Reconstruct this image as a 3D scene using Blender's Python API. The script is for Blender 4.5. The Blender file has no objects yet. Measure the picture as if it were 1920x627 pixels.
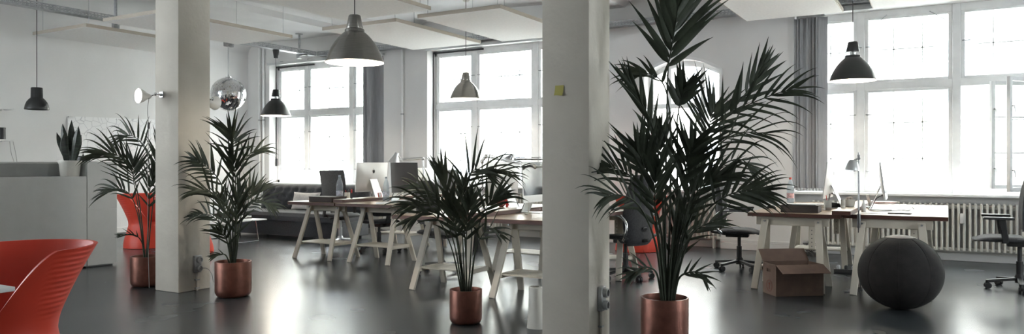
import bpy, bmesh, math, random
from mathutils import Vector, Matrix

random.seed(7)
SC = bpy.context.scene
COL = SC.collection

# ------------------------------------------------------------------ camera model (frame 1920 x 627)
FPX, HOR, EYE = 1405.0, 309.0, 1.25
YAW = math.atan2(815.0, 1405.0)
SN, CS = math.sin(YAW), math.cos(YAW)
RIGHT = Vector((CS, SN, 0)); FWD = Vector((-SN, CS, 0)); UP = Vector((0, 0, 1))

def ray(x, y):
    l = (x - 960.0) / FPX
    return Vector((-SN + l * CS, CS + l * SN, -(y - HOR) / FPX))
def gp(x, y, z=0.0):                 # point of the horizontal plane z seen at a pixel
    r = ray(x, y); d = (z - EYE) / r.z
    return Vector((r.x * d, r.y * d, z))
def onY(x, y, Y):                    # point of the plane Y = const
    r = ray(x, y); d = Y / r.y
    return Vector((r.x * d, Y, EYE + r.z * d))
def onX(x, y, X):
    r = ray(x, y); d = X / r.x
    return Vector((X, r.y * d, EYE + r.z * d))
def atD(x, y, d):
    r = ray(x, y)
    return Vector((r.x * d, r.y * d, EYE + r.z * d))
def wx(x, Y): return onY(x, HOR, Y).x

# ------------------------------------------------------------------ materials
def nodes(name):
    m = bpy.data.materials.new(name); m.use_nodes = True
    nt = m.node_tree
    for n in list(nt.nodes): nt.nodes.remove(n)
    out = nt.nodes.new('ShaderNodeOutputMaterial')
    return m, nt, out
def mat(name, col, rough=0.6, metal=0.0, var=0.06, scale=8.0, bump=0.0, bscale=60.0, stretch=(1, 1, 1), spec=0.5, sheen=0.0, trans=0.0, coat=0.0):
    m, nt, out = nodes(name)
    p = nt.nodes.new('ShaderNodeBsdfPrincipled')
    tc = nt.nodes.new('ShaderNodeTexCoord'); mp = nt.nodes.new('ShaderNodeMapping')
    mp.inputs['Scale'].default_value = stretch
    nt.links.new(tc.outputs['Object'], mp.inputs['Vector'])
    nz = nt.nodes.new('ShaderNodeTexNoise'); nz.inputs['Scale'].default_value = scale; nz.inputs['Detail'].default_value = 5
    nt.links.new(mp.outputs['Vector'], nz.inputs['Vector'])
    rp = nt.nodes.new('ShaderNodeValToRGB')
    c = Vector(col[:3])
    lo, hi = c * (1 - var * 2), c * (1 + var * 2)
    rp.color_ramp.elements[0].position = 0.3; rp.color_ramp.elements[1].position = 0.7
    rp.color_ramp.elements[0].color = (lo.x, lo.y, lo.z, 1); rp.color_ramp.elements[1].color = (min(1, hi.x), min(1, hi.y), min(1, hi.z), 1)
    nt.links.new(nz.outputs['Fac'], rp.inputs['Fac'])
    nt.links.new(rp.outputs['Color'], p.inputs['Base Color'])
    p.inputs['Roughness'].default_value = rough; p.inputs['Metallic'].default_value = metal
    p.inputs['Specular IOR Level'].default_value = spec
    if sheen: p.inputs['Sheen Weight'].default_value = sheen
    if coat: p.inputs['Coat Weight'].default_value = coat; p.inputs['Coat Roughness'].default_value = 0.15
    if bump:
        n2 = nt.nodes.new('ShaderNodeTexNoise'); n2.inputs['Scale'].default_value = bscale; n2.inputs['Detail'].default_value = 4
        nt.links.new(mp.outputs['Vector'], n2.inputs['Vector'])
        b = nt.nodes.new('ShaderNodeBump'); b.inputs['Strength'].default_value = bump; b.inputs['Distance'].default_value = 0.01
        nt.links.new(n2.outputs['Fac'], b.inputs['Height']); nt.links.new(b.outputs['Normal'], p.inputs['Normal'])
    if trans:
        t = nt.nodes.new('ShaderNodeBsdfTranslucent'); nt.links.new(rp.outputs['Color'], t.inputs['Color'])
        mx = nt.nodes.new('ShaderNodeMixShader'); mx.inputs[0].default_value = trans
        nt.links.new(p.outputs[0], mx.inputs[1]); nt.links.new(t.outputs[0], mx.inputs[2]); nt.links.new(mx.outputs[0], out.inputs[0])
    else:
        nt.links.new(p.outputs[0], out.inputs[0])
    return m
def emit(name, col, s):
    m, nt, out = nodes(name)
    e = nt.nodes.new('ShaderNodeEmission'); e.inputs[0].default_value = (*col, 1); e.inputs[1].default_value = s
    nt.links.new(e.outputs[0], out.inputs[0]); return m
def clear(name, tint=(1, 1, 1), base=0.04, diffuse=0.0, dcol=(.8, .85, .9), rough=0.0):
    m, nt, out = nodes(name)
    t = nt.nodes.new('ShaderNodeBsdfTransparent'); t.inputs[0].default_value = (*tint, 1)
    g = nt.nodes.new('ShaderNodeBsdfGlossy'); g.inputs['Roughness'].default_value = rough
    lw = nt.nodes.new('ShaderNodeLayerWeight'); lw.inputs['Blend'].default_value = .5
    pw = nt.nodes.new('ShaderNodeMath'); pw.operation = 'POWER'; pw.inputs[1].default_value = 4.5
    ml = nt.nodes.new('ShaderNodeMath'); ml.operation = 'MULTIPLY_ADD'; ml.inputs[1].default_value = .8; ml.inputs[2].default_value = base
    nt.links.new(lw.outputs['Facing'], pw.inputs[0]); nt.links.new(pw.outputs[0], ml.inputs[0])
    mx = nt.nodes.new('ShaderNodeMixShader')
    nt.links.new(ml.outputs[0], mx.inputs[0]); nt.links.new(t.outputs[0], mx.inputs[1]); nt.links.new(g.outputs[0], mx.inputs[2])
    last = mx
    if diffuse:
        d = nt.nodes.new('ShaderNodeBsdfDiffuse'); d.inputs[0].default_value = (*dcol, 1)
        m2 = nt.nodes.new('ShaderNodeMixShader'); m2.inputs[0].default_value = diffuse
        nt.links.new(mx.outputs[0], m2.inputs[1]); nt.links.new(d.outputs[0], m2.inputs[2]); last = m2
    nt.links.new(last.outputs[0], out.inputs[0]); return m

M = {}
M['wall'] = mat('wall_plaster', (.76, .755, .745), .85, var=.02, scale=1.2, bump=.15, bscale=35, spec=.2)
M['pillar'] = mat('pillar_paint', (.575, .54, .475), .75, var=.03, scale=3, bump=.35, bscale=22, spec=.25)
M['ceiling'] = mat('ceiling_paint', (.78, .78, .775), .9, var=.015, scale=2, spec=.2)
M['panel'] = mat('acoustic_fleece', (.88, .875, .85), .9, var=.02, scale=30, bump=.15, bscale=200, spec=.15)
M['panel_edge'] = mat('pale_wood_edge', (.47, .42, .35), .6, var=.03, scale=6, stretch=(3, 3, 20))
M['white'] = mat('white_lacquer', (.72, .72, .71), .45, var=.015)
M['frame'] = mat('window_paint', (.84, .845, .84), .35, var=.02)
M['cab'] = mat('cabinet_white', (.47, .475, .465), .5, var=.015)
M['cab_in'] = mat('cabinet_shade_grey', (.30, .305, .295), .6, var=.03)  # darker cabinet colour, holds the shade on the sideboard front
M['wood'] = mat('red_brown_wood', (.31, .225, .155), .30, var=.12, scale=5, stretch=(14, 1, 14), bump=.05, spec=.5)
M['wood_edge'] = mat('dark_wood_edge', (.078, .030, .021), .45, var=.15, scale=6, stretch=(2, 2, 20))
M['trestle'] = mat('cream_painted_wood', (.60, .555, .47), .55, var=.03, scale=6)
M['black'] = mat('black_plastic', (.032, .032, .032), .45, var=.08)
M['fabric'] = mat('charcoal_fabric', (.038, .039, .042), .9, var=.15, scale=60, bump=.3, bscale=250, sheen=.15)
M['sofa'] = mat('sofa_fabric', (.040, .042, .047), .85, var=.12, scale=40, bump=.25, bscale=220, sheen=.25)
M['linen'] = mat('natural_linen', (.60, .57, .53), .9, var=.06, scale=25, bump=.3, bscale=120)
M['chrome'] = mat('chrome', (.75, .76, .77), .12, 1.0, var=.01)
M['steel'] = mat('galvanised_steel', (.42, .43, .44), .4, .8, var=.1, scale=20)
M['brushed'] = mat('brushed_aluminium', (.33, .318, .298), .30, 1.0, var=.05, scale=10, stretch=(1, 1, 25))
M['alu'] = mat('anodised_aluminium', (.68, .69, .69), .32, .75, var=.015)
M['imac'] = mat('aluminium_body', (.66, .66, .65), .38, .35, var=.01)
M['glassblack'] = mat('screen_glass', (.010, .010, .011), .10, var=.02, spec=.6)
M['lampblack'] = mat('black_enamel', (.026, .027, .026), .38, var=.05)
M['lampwhite'] = mat('white_enamel', (.85, .84, .80), .4, var=.01)
M['bulb'] = emit('bulb_glow', (1.0, .93, .80), 30)
M['copper'] = mat('copper_coating', (.16, .064, .045), .40, .65, var=.10, scale=14, bump=.08, bscale=60)
M['copperdark'] = mat('copper_inside', (.14, .06, .045), .6, .4, var=.1)
M['soil'] = mat('potting_soil', (.03, .022, .016), .95, var=.3, scale=40, bump=.8, bscale=60)
M['leaf'] = mat('palm_leaf', (.046, .056, .038), .5, var=.25, scale=6, spec=.22, trans=.10)
M['stem'] = mat('palm_stem', (.075, .095, .05), .5, var=.2, scale=10)
M['leafdark'] = mat('sword_leaf', (.016, .024, .016), .45, var=.35, scale=9, stretch=(1, 1, 5))
M['red'] = mat('red_moulded_plastic', (.60, .054, .028), .45, var=.03, scale=4, spec=.45)
M['ballskin'] = mat('dark_leather', (.013, .011, .010), .85, var=.15, scale=14, bump=.15, bscale=120)
M['ballcap'] = mat('brown_leather', (.045, .027, .025), .6, var=.15, scale=14)
M['card'] = mat('corrugated_cardboard', (.20, .135, .105), .85, var=.06, scale=10, spec=.2)
M['cardprint'] = mat('cardboard_print', (.20, .06, .045), .8, var=.05)
M['plasticclear'] = clear('clear_bottle', (.90, .95, .98), diffuse=.14, dcol=(.7, .78, .86), rough=.05)
M['water'] = clear('bottle_water', (.93, .96, .98), diffuse=.04, rough=.02)
M['bottlelabel'] = mat('bottle_label', (.55, .58, .66), .5, var=.2, scale=50)
M['redlabel'] = mat('pink_label', (.62, .40, .42), .5, var=.2, scale=60)
M['cap'] = mat('grey_cap', (.35, .38, .42), .5)
M['redcap'] = mat('red_cap', (.45, .06, .04), .5)
M['glass'] = clear('window_glass', (.97, .98, .98))
M['blind'] = mat('grey_blind_fabric', (.40, .405, .42), .8, var=.05, scale=20, stretch=(8, 8, .3), trans=.25)
M['paper'] = mat('white_paper', (.78, .78, .77), .8, var=.015)
M['darkbox'] = mat('dark_wooden_box', (.050, .037, .031), .65, var=.12, scale=8, stretch=(1, 8, 8))
M['radiator'] = mat('radiator_enamel', (.66, .65, .61), .4, var=.01)
M['stoneware'] = mat('stoneware', (.42, .43, .40), .55, var=.08)
M['potwhite'] = mat('off_white_ceramic', (.62, .61, .56), .5, var=.03)
M['yellow'] = mat('yellow_paper', (.46, .42, .12), .8, var=.02)
M['mirror'] = mat('mirror_tile', (.82, .82, .83), .03, 1.0, var=.01)
M['taupe'] = mat('taupe_ceramic', (.33, .30, .26), .6)
M['cable'] = mat('grey_cable', (.30, .30, .29), .5)
M['blackcable'] = mat('black_cable', (.03, .03, .03), .5)
M['redthing'] = mat('red_paint', (.55, .05, .04), .5)
M['facade'] = mat('street_facade_plaster', (.66, .63, .56), .9, var=.03, scale=.5)
M['facadeyellow'] = mat('ochre_facade_plaster', (.56, .53, .44), .9, var=.05, scale=.5)
M['facadewin'] = mat('street_window_glass', (.13, .14, .15), .15, var=.1)
M['street'] = mat('asphalt', (.12, .12, .12), .9, var=.1)

_p = [n for n in M['brushed'].node_tree.nodes if n.type == 'BSDF_PRINCIPLED'][0]
_t = M['brushed'].node_tree.nodes.new('ShaderNodeTangent'); _t.direction_type = 'RADIAL'; _t.axis = 'Z'
M['brushed'].node_tree.links.new(_t.outputs[0], _p.inputs['Tangent'])
_p.inputs['Anisotropic Rotation'].default_value = .25; _p.inputs['Anisotropic'].default_value = .8; _p.inputs['Roughness'].default_value = .24

# floor: dark sealed floor, slightly wavy and worn
def floor_mat():
    m, nt, out = nodes('dark_sealed_floor')
    p = nt.nodes.new('ShaderNodeBsdfPrincipled')
    tc = nt.nodes.new('ShaderNodeTexCoord')
    a = nt.nodes.new('ShaderNodeTexNoise'); a.inputs['Scale'].default_value = .8; a.inputs['Detail'].default_value = 3
    nt.links.new(tc.outputs['Object'], a.inputs['Vector'])
    r = nt.nodes.new('ShaderNodeValToRGB')
    r.color_ramp.interpolation = 'EASE'; r.color_ramp.elements[0].position = .1; r.color_ramp.elements[1].position = .95
    r.color_ramp.elements[0].color = (.036, .042, .046, 1); r.color_ramp.elements[1].color = (.054, .059, .064, 1)
    nt.links.new(a.outputs['Fac'], r.inputs['Fac']); nt.links.new(r.outputs['Color'], p.inputs['Base Color'])
    q = nt.nodes.new('ShaderNodeMapRange'); q.inputs[3].default_value = .22; q.inputs[4].default_value = .30
    b = nt.nodes.new('ShaderNodeTexNoise'); b.inputs['Scale'].default_value = 1.5; b.inputs['Detail'].default_value = 2
    nt.links.new(tc.outputs['Object'], b.inputs['Vector'])
    nt.links.new(b.outputs['Fac'], q.inputs[0]); nt.links.new(q.outputs[0], p.inputs['Roughness'])
    c = nt.nodes.new('ShaderNodeTexNoise'); c.inputs['Scale'].default_value = 3; c.inputs['Detail'].default_value = 1
    nt.links.new(tc.outputs['Object'], c.inputs['Vector'])
    bp = nt.nodes.new('ShaderNodeBump'); bp.inputs['Strength'].default_value = .05; bp.inputs['Distance'].default_value = .010
    p.inputs['Specular IOR Level'].default_value = .5
    nt.links.new(p.outputs[0], out.inputs[0]); return m
M['floor'] = floor_mat()
def map_mat():
    m, nt, out = nodes('map_paper')
    p = nt.nodes.new('ShaderNodeBsdfPrincipled'); p.inputs['Roughness'].default_value = .7
    tc = nt.nodes.new('ShaderNodeTexCoord')
    v = nt.nodes.new('ShaderNodeTexVoronoi'); v.feature = 'DISTANCE_TO_EDGE'; v.inputs['Scale'].default_value = 7
    nt.links.new(tc.outputs['Object'], v.inputs['Vector'])
    r = nt.nodes.new('ShaderNodeValToRGB')
    r.color_ramp.elements[0].position = .0; r.color_ramp.elements[1].position = .03
    r.color_ramp.elements[0].color = (.50, .50, .52, 1); r.color_ramp.elements[1].color = (.86, .86, .86, 1)
    nt.links.new(v.outputs['Distance'], r.inputs['Fac']); nt.links.new(r.outputs['Color'], p.inputs['Base Color'])
    nt.links.new(p.outputs[0], out.inputs[0]); return m
M['map'] = map_mat()

# ------------------------------------------------------------------ mesh builder
class MB:
    def __init__(s): s.bm = bmesh.new()
    def box(s, c, size, rot=None, bevel=0.0, seg=1):
        mtx = Matrix.Translation(Vector(c)) @ (rot.to_4x4() if rot else Matrix.Identity(4)) @ Matrix.Diagonal((*size, 1))
        g = bmesh.ops.create_cube(s.bm, size=1.0, matrix=mtx)
        if bevel:
            es = list({e for v in g['verts'] for e in v.link_edges})
            bmesh.ops.bevel(s.bm, geom=es, offset=bevel, segments=seg, affect='EDGES', profile=.6, clamp_overlap=True)
        return s
    def box2(s, a, b, bevel=0.0, seg=1):
        a, b = Vector(a), Vector(b)
        return s.box((a + b) / 2, [abs(v) for v in (b - a)], None, bevel, seg)
    def bar(s, p, q, w, t, side=Vector((1, 0, 0)), bevel=0.0):      # rectangular bar from p to q, w along side
        p, q = Vector(p), Vector(q); z = (q - p); L = z.length; z.normalize()
        x = (Vector(side) - z * z.dot(Vector(side))).normalized(); y = z.cross(x)
        R = Matrix((x, y, z)).transposed()
        return s.box((p + q) / 2, (w, t, L), R, bevel)
    def tube(s, pts, r, seg=8, cap=True, closed=False):
        pts = [Vector(p) for p in pts]; n = len(pts)
        rs = r if isinstance(r, (list, tuple)) else [r] * n
        rings = []; up = None
        for i, p in enumerate(pts):
            a = pts[(i - 1) % n] if (i or closed) else p
            b = pts[(i + 1) % n] if (i < n - 1 or closed) else p
            t = (b - a).normalized()
            if up is None:
                up = t.orthogonal().normalized()
            up = (up - t * up.dot(t))
            up = up.normalized() if up.length > 1e-6 else t.orthogonal().normalized()
            w = t.cross(up)
            rings.append([s.bm.verts.new(p + (up * math.cos(k * 2 * math.pi / seg) + w * math.sin(k * 2 * math.pi / seg)) * rs[i]) for k in range(seg)])
        m = n if closed else n - 1
        for i in range(m):
            A, B = rings[i], rings[(i + 1) % n]
            for k in range(seg):
                s.bm.faces.new((A[k], A[(k + 1) % seg], B[(k + 1) % seg], B[k]))
        if cap and not closed:
            s.bm.faces.new(rings[0][::-1]); s.bm.faces.new(rings[-1])
        return s
    def lathe(s, prof, seg=32, c=(0, 0, 0), R=None):
        c = Vector(c); rings = []
        R = R or Matrix.Identity(3)
        for (r, z) in prof:
            if r < 1e-5: rings.append([s.bm.verts.new(c + R @ Vector((0, 0, z)))])
            else: rings.append([s.bm.verts.new(c + R @ Vector((r * math.cos(k * 2 * math.pi / seg), r * math.sin(k * 2 * math.pi / seg), z))) for k in range(seg)])
        for A, B in zip(rings, rings[1:]):
            for k in range(seg):
                k2 = (k + 1) % seg
                if len(A) == 1 and len(B) == 1: continue
                if len(A) == 1: s.bm.faces.new((A[0], B[k2], B[k]))
                elif len(B) == 1: s.bm.faces.new((A[k], A[k2], B[0]))
                else: s.bm.faces.new((A[k], A[k2], B[k2], B[k]))
        return s
    def prism(s, poly, f, d0, d1):                       # poly in 2D, f(u, v, d) -> point
        a = [s.bm.verts.new(f(u, v, d0)) for u, v in poly]; b = [s.bm.verts.new(f(u, v, d1)) for u, v in poly]
        n = len(poly)
        s.bm.faces.new(a[::-1]); s.bm.faces.new(b)
        for i in range(n): s.bm.faces.new((a[i], a[(i + 1) % n], b[(i + 1) % n], b[i]))
        return s
    def sheet(s, f, nu, nv, thick=0.0):                  # f(u, v) -> (point); closed slab when thick
        def layer(off):
            return [[s.bm.verts.new(f(i / nu, j / nv, off)) for j in range(nv + 1)] for i in range(nu + 1)]
        A = layer(0.0)
        for i in range(nu):
            for j in range(nv): s.bm.faces.new((A[i][j], A[i + 1][j], A[i + 1][j + 1], A[i][j + 1]))
        if thick:
            B = layer(thick)
            for i in range(nu):
                for j in range(nv): s.bm.faces.new((B[i][j], B[i][j + 1], B[i + 1][j + 1], B[i + 1][j]))
            for i in range(nu):
                s.bm.faces.new((A[i][0], B[i][0], B[i + 1][0], A[i + 1][0])); s.bm.faces.new((A[i][nv], A[i + 1][nv], B[i + 1][nv], B[i][nv]))
            for j in range(nv):
                s.bm.faces.new((A[0][j], A[0][j + 1], B[0][j + 1], B[0][j])); s.bm.faces.new((A[nu][j], B[nu][j], B[nu][j + 1], A[nu][j + 1]))
        return s
    def ball(s, c, r, u=24, v=14, sc=(1, 1, 1)):
        bmesh.ops.create_uvsphere(s.bm, u_segments=u, v_segments=v, radius=r, matrix=Matrix.Translation(Vector(c)) @ Matrix.Diagonal((*sc, 1)))
        return s
    def build(s, name, material, parent=None, angle=38):
        bmesh.ops.recalc_face_normals(s.bm, faces=s.bm.faces)
        me = bpy.data.meshes.new(name); s.bm.to_mesh(me); s.bm.free()
        for p in me.polygons: p.use_smooth = True
        me.set_sharp_from_angle(angle=math.radians(angle))
        me.materials.append(M[material] if isinstance(material, str) else material)
        o = bpy.data.objects.new(name, me); COL.objects.link(o)
        if parent: o.parent = parent
        return o

def tag(o, label, cat, group=None):
    o['label'] = label; o['category'] = cat
    if group: o['group'] = group
    return o
def thing(name, label, cat, loc=(0, 0, 0), rz=0.0, group=None, scale=1.0):
    o = bpy.data.objects.new(name, None); COL.objects.link(o)
    o.location = loc; o.rotation_euler = (0, 0, rz); o.scale = (scale,) * 3
    o.empty_display_size = .1
    return tag(o, label, cat, group)
def struct(o):
    o['kind'] = 'structure'; return o
def structroot(name):
    o = bpy.data.objects.new(name, None); COL.objects.link(o); o['kind'] = 'structure'; return o
def copy_tree(o, parent=None):
    c = o.copy(); COL.objects.link(c)
    if parent: c.parent = parent
    for ch in list(o.children): copy_tree(ch, c)
    return c
def dup(o, label, loc, rz=None, scale=None):
    c = copy_tree(o); c['label'] = label; c.location = loc
    if rz is not None: c.rotation_euler = (0, 0, rz)
    if scale: c.scale = (scale,) * 3
    return c
def spline(pts, n=24):
    P = [Vector(p) for p in pts]
    P = [P[0] * 2 - P[1]] + P + [P[-1] * 2 - P[-2]]
    out = []; m = len(P) - 3
    for k in range(n + 1):
        t = k / n * m; i = min(int(t), m - 1); u = t - i
        a, b, c, d = P[i:i + 4]
        out.append(.5 * ((2 * b) + (c - a) * u + (2 * a - 5 * b + 4 * c - d) * u * u + (3 * b - a - 3 * c + d) * u ** 3))
    return out
def arc(c, r, a0, a1, n, ax=Vector((1, 0, 0)), ay=Vector((0, 0, 1))):
    return [Vector(c) + ax * r * math.cos(math.radians(a0 + (a1 - a0) * i / n)) + ay * r * math.sin(math.radians(a0 + (a1 - a0) * i / n)) for i in range(n + 1)]
V = Vector
SKY, EXPO = 9.0, 1.85
# ================================================================== THE SETTING
YW, YWO, YF = 11.2, 11.80, 11.47          # inner wall face, outer face, plane of the inner window frames
XL, XR, YB = -13.12, 5.5, -4.0
W1 = (wx(505, YW), wx(718, YW)); W2 = (wx(801, YW), wx(801, YW) + 3.1); W3 = (wx(1490, YW), 1.32)
AR = (wx(1207, YW), wx(1351, YW)); W5 = (2.1, 5.0)  # W5: unseen window added for daylight from the right
ZS, ZT = .835, 3.37                       # sill and head of the openings
ZC = 3.75

struct(MB().box2((XL - .3, YB - .3, -.3), (XR + .3, YWO, 0)).build('floor', 'floor'))
# ceiling: shallow vaults between flat beam soffits
def zceil(x):
    if x < -10.2: return ZC + .10
    per = 4.15; u = ((x + 4.75) / per) % 1.0
    u = u if u < .5 else 1 - u            # distance from a beam axis, 0..0.5
    w = .085
    if u < w: return ZC
    t = (u - w) / (.5 - w)
    return ZC + .05 + .17 * math.sqrt(max(0, 1 - (1 - t) ** 2))
c = MB(); xs = []
x = XL - .3
while x < XR + .3:
    xs.append(x); x += .06
rows = [[(xx, yy, zceil(xx)) for xx in xs] for yy in (YB - .3, YWO)]
ra = [c.bm.verts.new(p) for p in rows[0]]; rb = [c.bm.verts.new(p) for p in rows[1]]
ta = [c.bm.verts.new((p[0], p[1], 4.4)) for p in (rows[0][0], rows[0][-1])]; tb = [c.bm.verts.new((p[0], p[1], 4.4)) for p in (rows[1][0], rows[1][-1])]
for i in range(len(xs) - 1): c.bm.faces.new((ra[i], ra[i + 1], rb[i + 1], rb[i]))
c.bm.faces.new((ta[0], tb[0], tb[1], ta[1]))
c.bm.faces.new([ta[1], ta[0]] + ra); c.bm.faces.new([tb[0], tb[1]] + rb[::-1])
c.bm.faces.new((ra[0], rb[0], tb[0], ta[0])); c.bm.faces.new((ra[-1], ta[1], tb[1], rb[-1]))
struct(c.build('ceiling', 'ceiling', angle=20))

# window wall with its openings (each window stands in a shallow niche down to the floor)
w = MB(); ZX = 4.1
def pier(a, b): w.box2((a, YW, 0), (b, YWO, ZX))
pier(XL - .3, W1[0]); pier(W1[1], W2[0]); pier(W2[1], AR[0]); pier(AR[1], W3[0]); pier(W3[1], W5[0]); pier(W5[1], XR + .3)
for a, b in (W1, W2, W3, W5):
    w.box2((a, YW, ZT), (b, YWO, ZX)); w.box2((a, YW + .13, 0), (b, YWO, ZS))
w.box2((AR[0], YW + .13, 0), (AR[1], YWO, ZS))
ax0, ax1 = AR; zsp, zap = 2.66, 2.86
n = 24; arcpts = []
for i in range(n + 1):
    t = -1 + 2 * i / n
    arcpts.append(((ax0 + ax1) / 2 + t * (ax1 - ax0) / 2, zsp + (zap - zsp) * (1 - t * t)))
w.prism(arcpts + [(ax1, ZX), (ax0, ZX)], lambda u, v, d: V((u, d, v)), YW, YWO)
struct(w.build('wall_front', 'wall'))
lo_ = [(-3.0, -1.5), (.3, 1.8)]          # two windows added in the left wall, out of view, for daylight
lw = MB(); yp = YB - .3
for a, d in lo_:
    lw.box2((XL - .3, yp, 0), (XL, a, ZX)); lw.box2((XL - .3, a, 0), (XL, d, .85)); lw.box2((XL - .3, a, 3.37), (XL, d, ZX)); yp = d
lw.box2((XL - .3, yp, 0), (XL, YW, ZX))
struct(lw.build('wall_left', 'wall'))
RY = (4.9, 6.2)  # span of an unseen window added to light the right-facing sides
struct(MB().box2((XR, YB - .3, 0), (XR + .3, RY[0], ZX)).box2((XR, RY[1], 0), (XR + .3, YW, ZX)).box2((XR, RY[0], 0), (XR + .3, RY[1], .85)).box2((XR, RY[0], 3.37), (XR + .3, RY[1], ZX)).build('wall_right', 'wall'))
# rear wall behind the camera: one tall window added out of view for daylight
b = MB(); bo = [(-12.8, -11.3)]
xp = XL - .3
for a, d in bo:
    b.box2((xp, YB - .3, 0), (a, YB, ZX)); b.box2((a, YB - .3, 0), (d, YB, .85)); b.box2((a, YB - .3, 3.37), (d, YB, ZX)); xp = d
b.box2((xp, YB - .3, 0), (XR + .3, YB, ZX))
struct(b.build('wall_back', 'wall'))
# cove where the left wall meets the ceiling
cv = MB(); prof = [(XL, ZC - .12)] + [(XL + .25 - .25 * math.cos(math.radians(a)), ZC - .12 + .21 * math.sin(math.radians(a))) for a in range(0, 91, 15)] + [(XL + .25, ZC + .2), (XL, ZC + .2)]
cv.prism(prof, lambda u, v, d: V((u, d, v)), YB, YW)
struct(cv.build('trim_1', 'wall'))
# skirting along the window wall
sk = MB()
for a, b_ in ((XL, W1[0]), (W1[1], W2[0]), (W2[1], AR[0]), (AR[1], W3[0])):
    sk.box2((a, YW - .025, 0), (b_, YW, .10), .006); sk.box2((a, YW - .018, .10), (b_, YW, .15), .006)
for a, b_ in (W1, W2, AR, (W3[0], XR)):
    sk.box2((a, YW + .10, 0), (b_, YW + .13, .10), .006)
struct(sk.build('baseboard_front', 'wall'))
struct(MB().box2((XL, YB, 0), (XL + .02, YW, .10), .005).build('baseboard_left', 'wall'))

# ------------------------------------------------------------------ windows: inner casements, outer glazing with glazing bars
def sash(mb, x0, x1, z0, z1, y, t=.045, d=.045):
    mb.box2((x0, y - d / 2, z0), (x0 + t, y + d / 2, z1), .004); mb.box2((x1 - t, y - d / 2, z0), (x1, y + d / 2, z1), .004)
    mb.box2((x0 + t, y - d / 2, z0), (x1 - t, y + d / 2, z0 + t), .004); mb.box2((x0 + t, y - d / 2, z1 - t), (x1 - t, y + d / 2, z1), .004)
def handle(root, x, y, z, s=1):
    h = MB().tube([(x, y, z), (x, y - .035, z)], .008).tube([(x, y - .035, z), (x + .085 * s, y - .04, z - .004)], [.009, .006])
    h.build('window_handle', 'steel', root)
def window(name, X0, X1, bays, zt=2.33, skip=()):
    root = structroot(name); yo = YF + .17
    f = MB(); z0, z1 = ZS, ZT
    f.box2((X0, YF - .04, z0), (X1, YF + .04, z0 + .09), .005); f.box2((X0, YF - .04, z1 - .10), (X1, YF + .04, z1), .005)
    f.box2((X0, YF - .04, z0), (X0 + .06, YF + .04, z1), .005); f.box2((X1 - .06, YF - .04, z0), (X1, YF + .04, z1), .005)
    f.box2((X0, YF - .05, zt - .05), (X1, YF + .05, zt + .05), .006)
    f.build('window_frame', 'frame', root)
    mu = []
    for i, (a, b) in enumerate(bays):
        if i:
            mid = (bays[i - 1][1] + a) / 2
            MB().box2((mid - .05, YF - .055, z0), (mid + .05, YF + .05, z1), .006).build('mullion', 'frame', root)
    o = MB()
    o.box2((X0, yo - .03, z0), (X0 + .05, yo + .03, z1)); o.box2((X1 - .05, yo - .03, z0), (X1, yo + .03, z1))
    o.box2((X0, yo - .03, z0), (X1, yo + .03, z0 + .06)); o.box2((X0, yo - .03, z1 - .06), (X1, yo + .03, z1)); o.box2((X0, yo - .03, zt - .04), (X1, yo + .03, zt + .04))
    for i, (a, b) in enumerate(bays):
        wd = b - a; nc = 3 if wd > .8 else 2
        if i: mid = (bays[i - 1][1] + a) / 2; o.box2((mid - .03, yo - .03, z0), (mid + .03, yo + .03, z1))
        for k in range(1, nc): o.box2((a + wd * k / nc - .008, yo - .012, z0), (a + wd * k / nc + .008, yo + .012, z1))
        for k in (1, 2): zz = z0 + (zt - z0) * k / 3; o.box2((a, yo - .012, zz - .008), (b, yo + .012, zz + .008))
        zz = zt + (z1 - zt) * .5; o.box2((a, yo - .012, zz - .008), (b, yo + .012, zz + .008))
        MB().box2((a, yo - .002, z0), (b, yo + .002, z1)).build('outer_pane', 'glass', root)
    o.build('outer_frame', 'frame', root)
    for i, (a, b) in enumerate(bays):
        for lvl, (za, zb) in enumerate(((z0 + .075, zt - .04), (zt + .04, z1 - .08))):
            if (i, lvl) in skip: continue
            s_ = MB(); sash(s_, a, b, za, zb, YF - .01); so = s_.build('sash', 'frame', root)
            MB().box2((a + .04, YF - .012, za + .04), (b - .04, YF - .008, zb - .04)).build('pane', 'glass', so)
            if lvl == 0:
                hx = b - .02 if i == 0 else a + .02
                for hz in (za + .25, zb - .35): handle(root, hx, YF - .03, hz, -1 if i == 0 else 1)
            else: handle(root, b - .02 if i == 0 else a + .02, YF - .03, za + (zb - za) * .55, 1)
    return root
def X_(p): return wx(p, YF)
m1 = (X_(578.5), X_(663)); wA = window('window_1', W1[0], W1[1], [(W1[0] + .06, m1[0] - .05), (m1[0] + .05, m1[1] - .05), (m1[1] + .05, W1[1] - .06)])
m2 = X_(893); wB = window('window_2', W2[0], W2[1], [(W2[0] + .06, m2 - .05), (m2 + .05, m2 + 1.20), (m2 + 1.30, W2[1] - .06)])
m3 = (X_(1614.5), X_(1793.5))
wC = window('window_3', W3[0], W3[1], [(W3[0] + .06, m3[0] - .05), (m3[0] + .05, m3[1] - .05), (m3[1] + .05, W3[1] - .06)], skip=((2, 0),))
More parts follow.
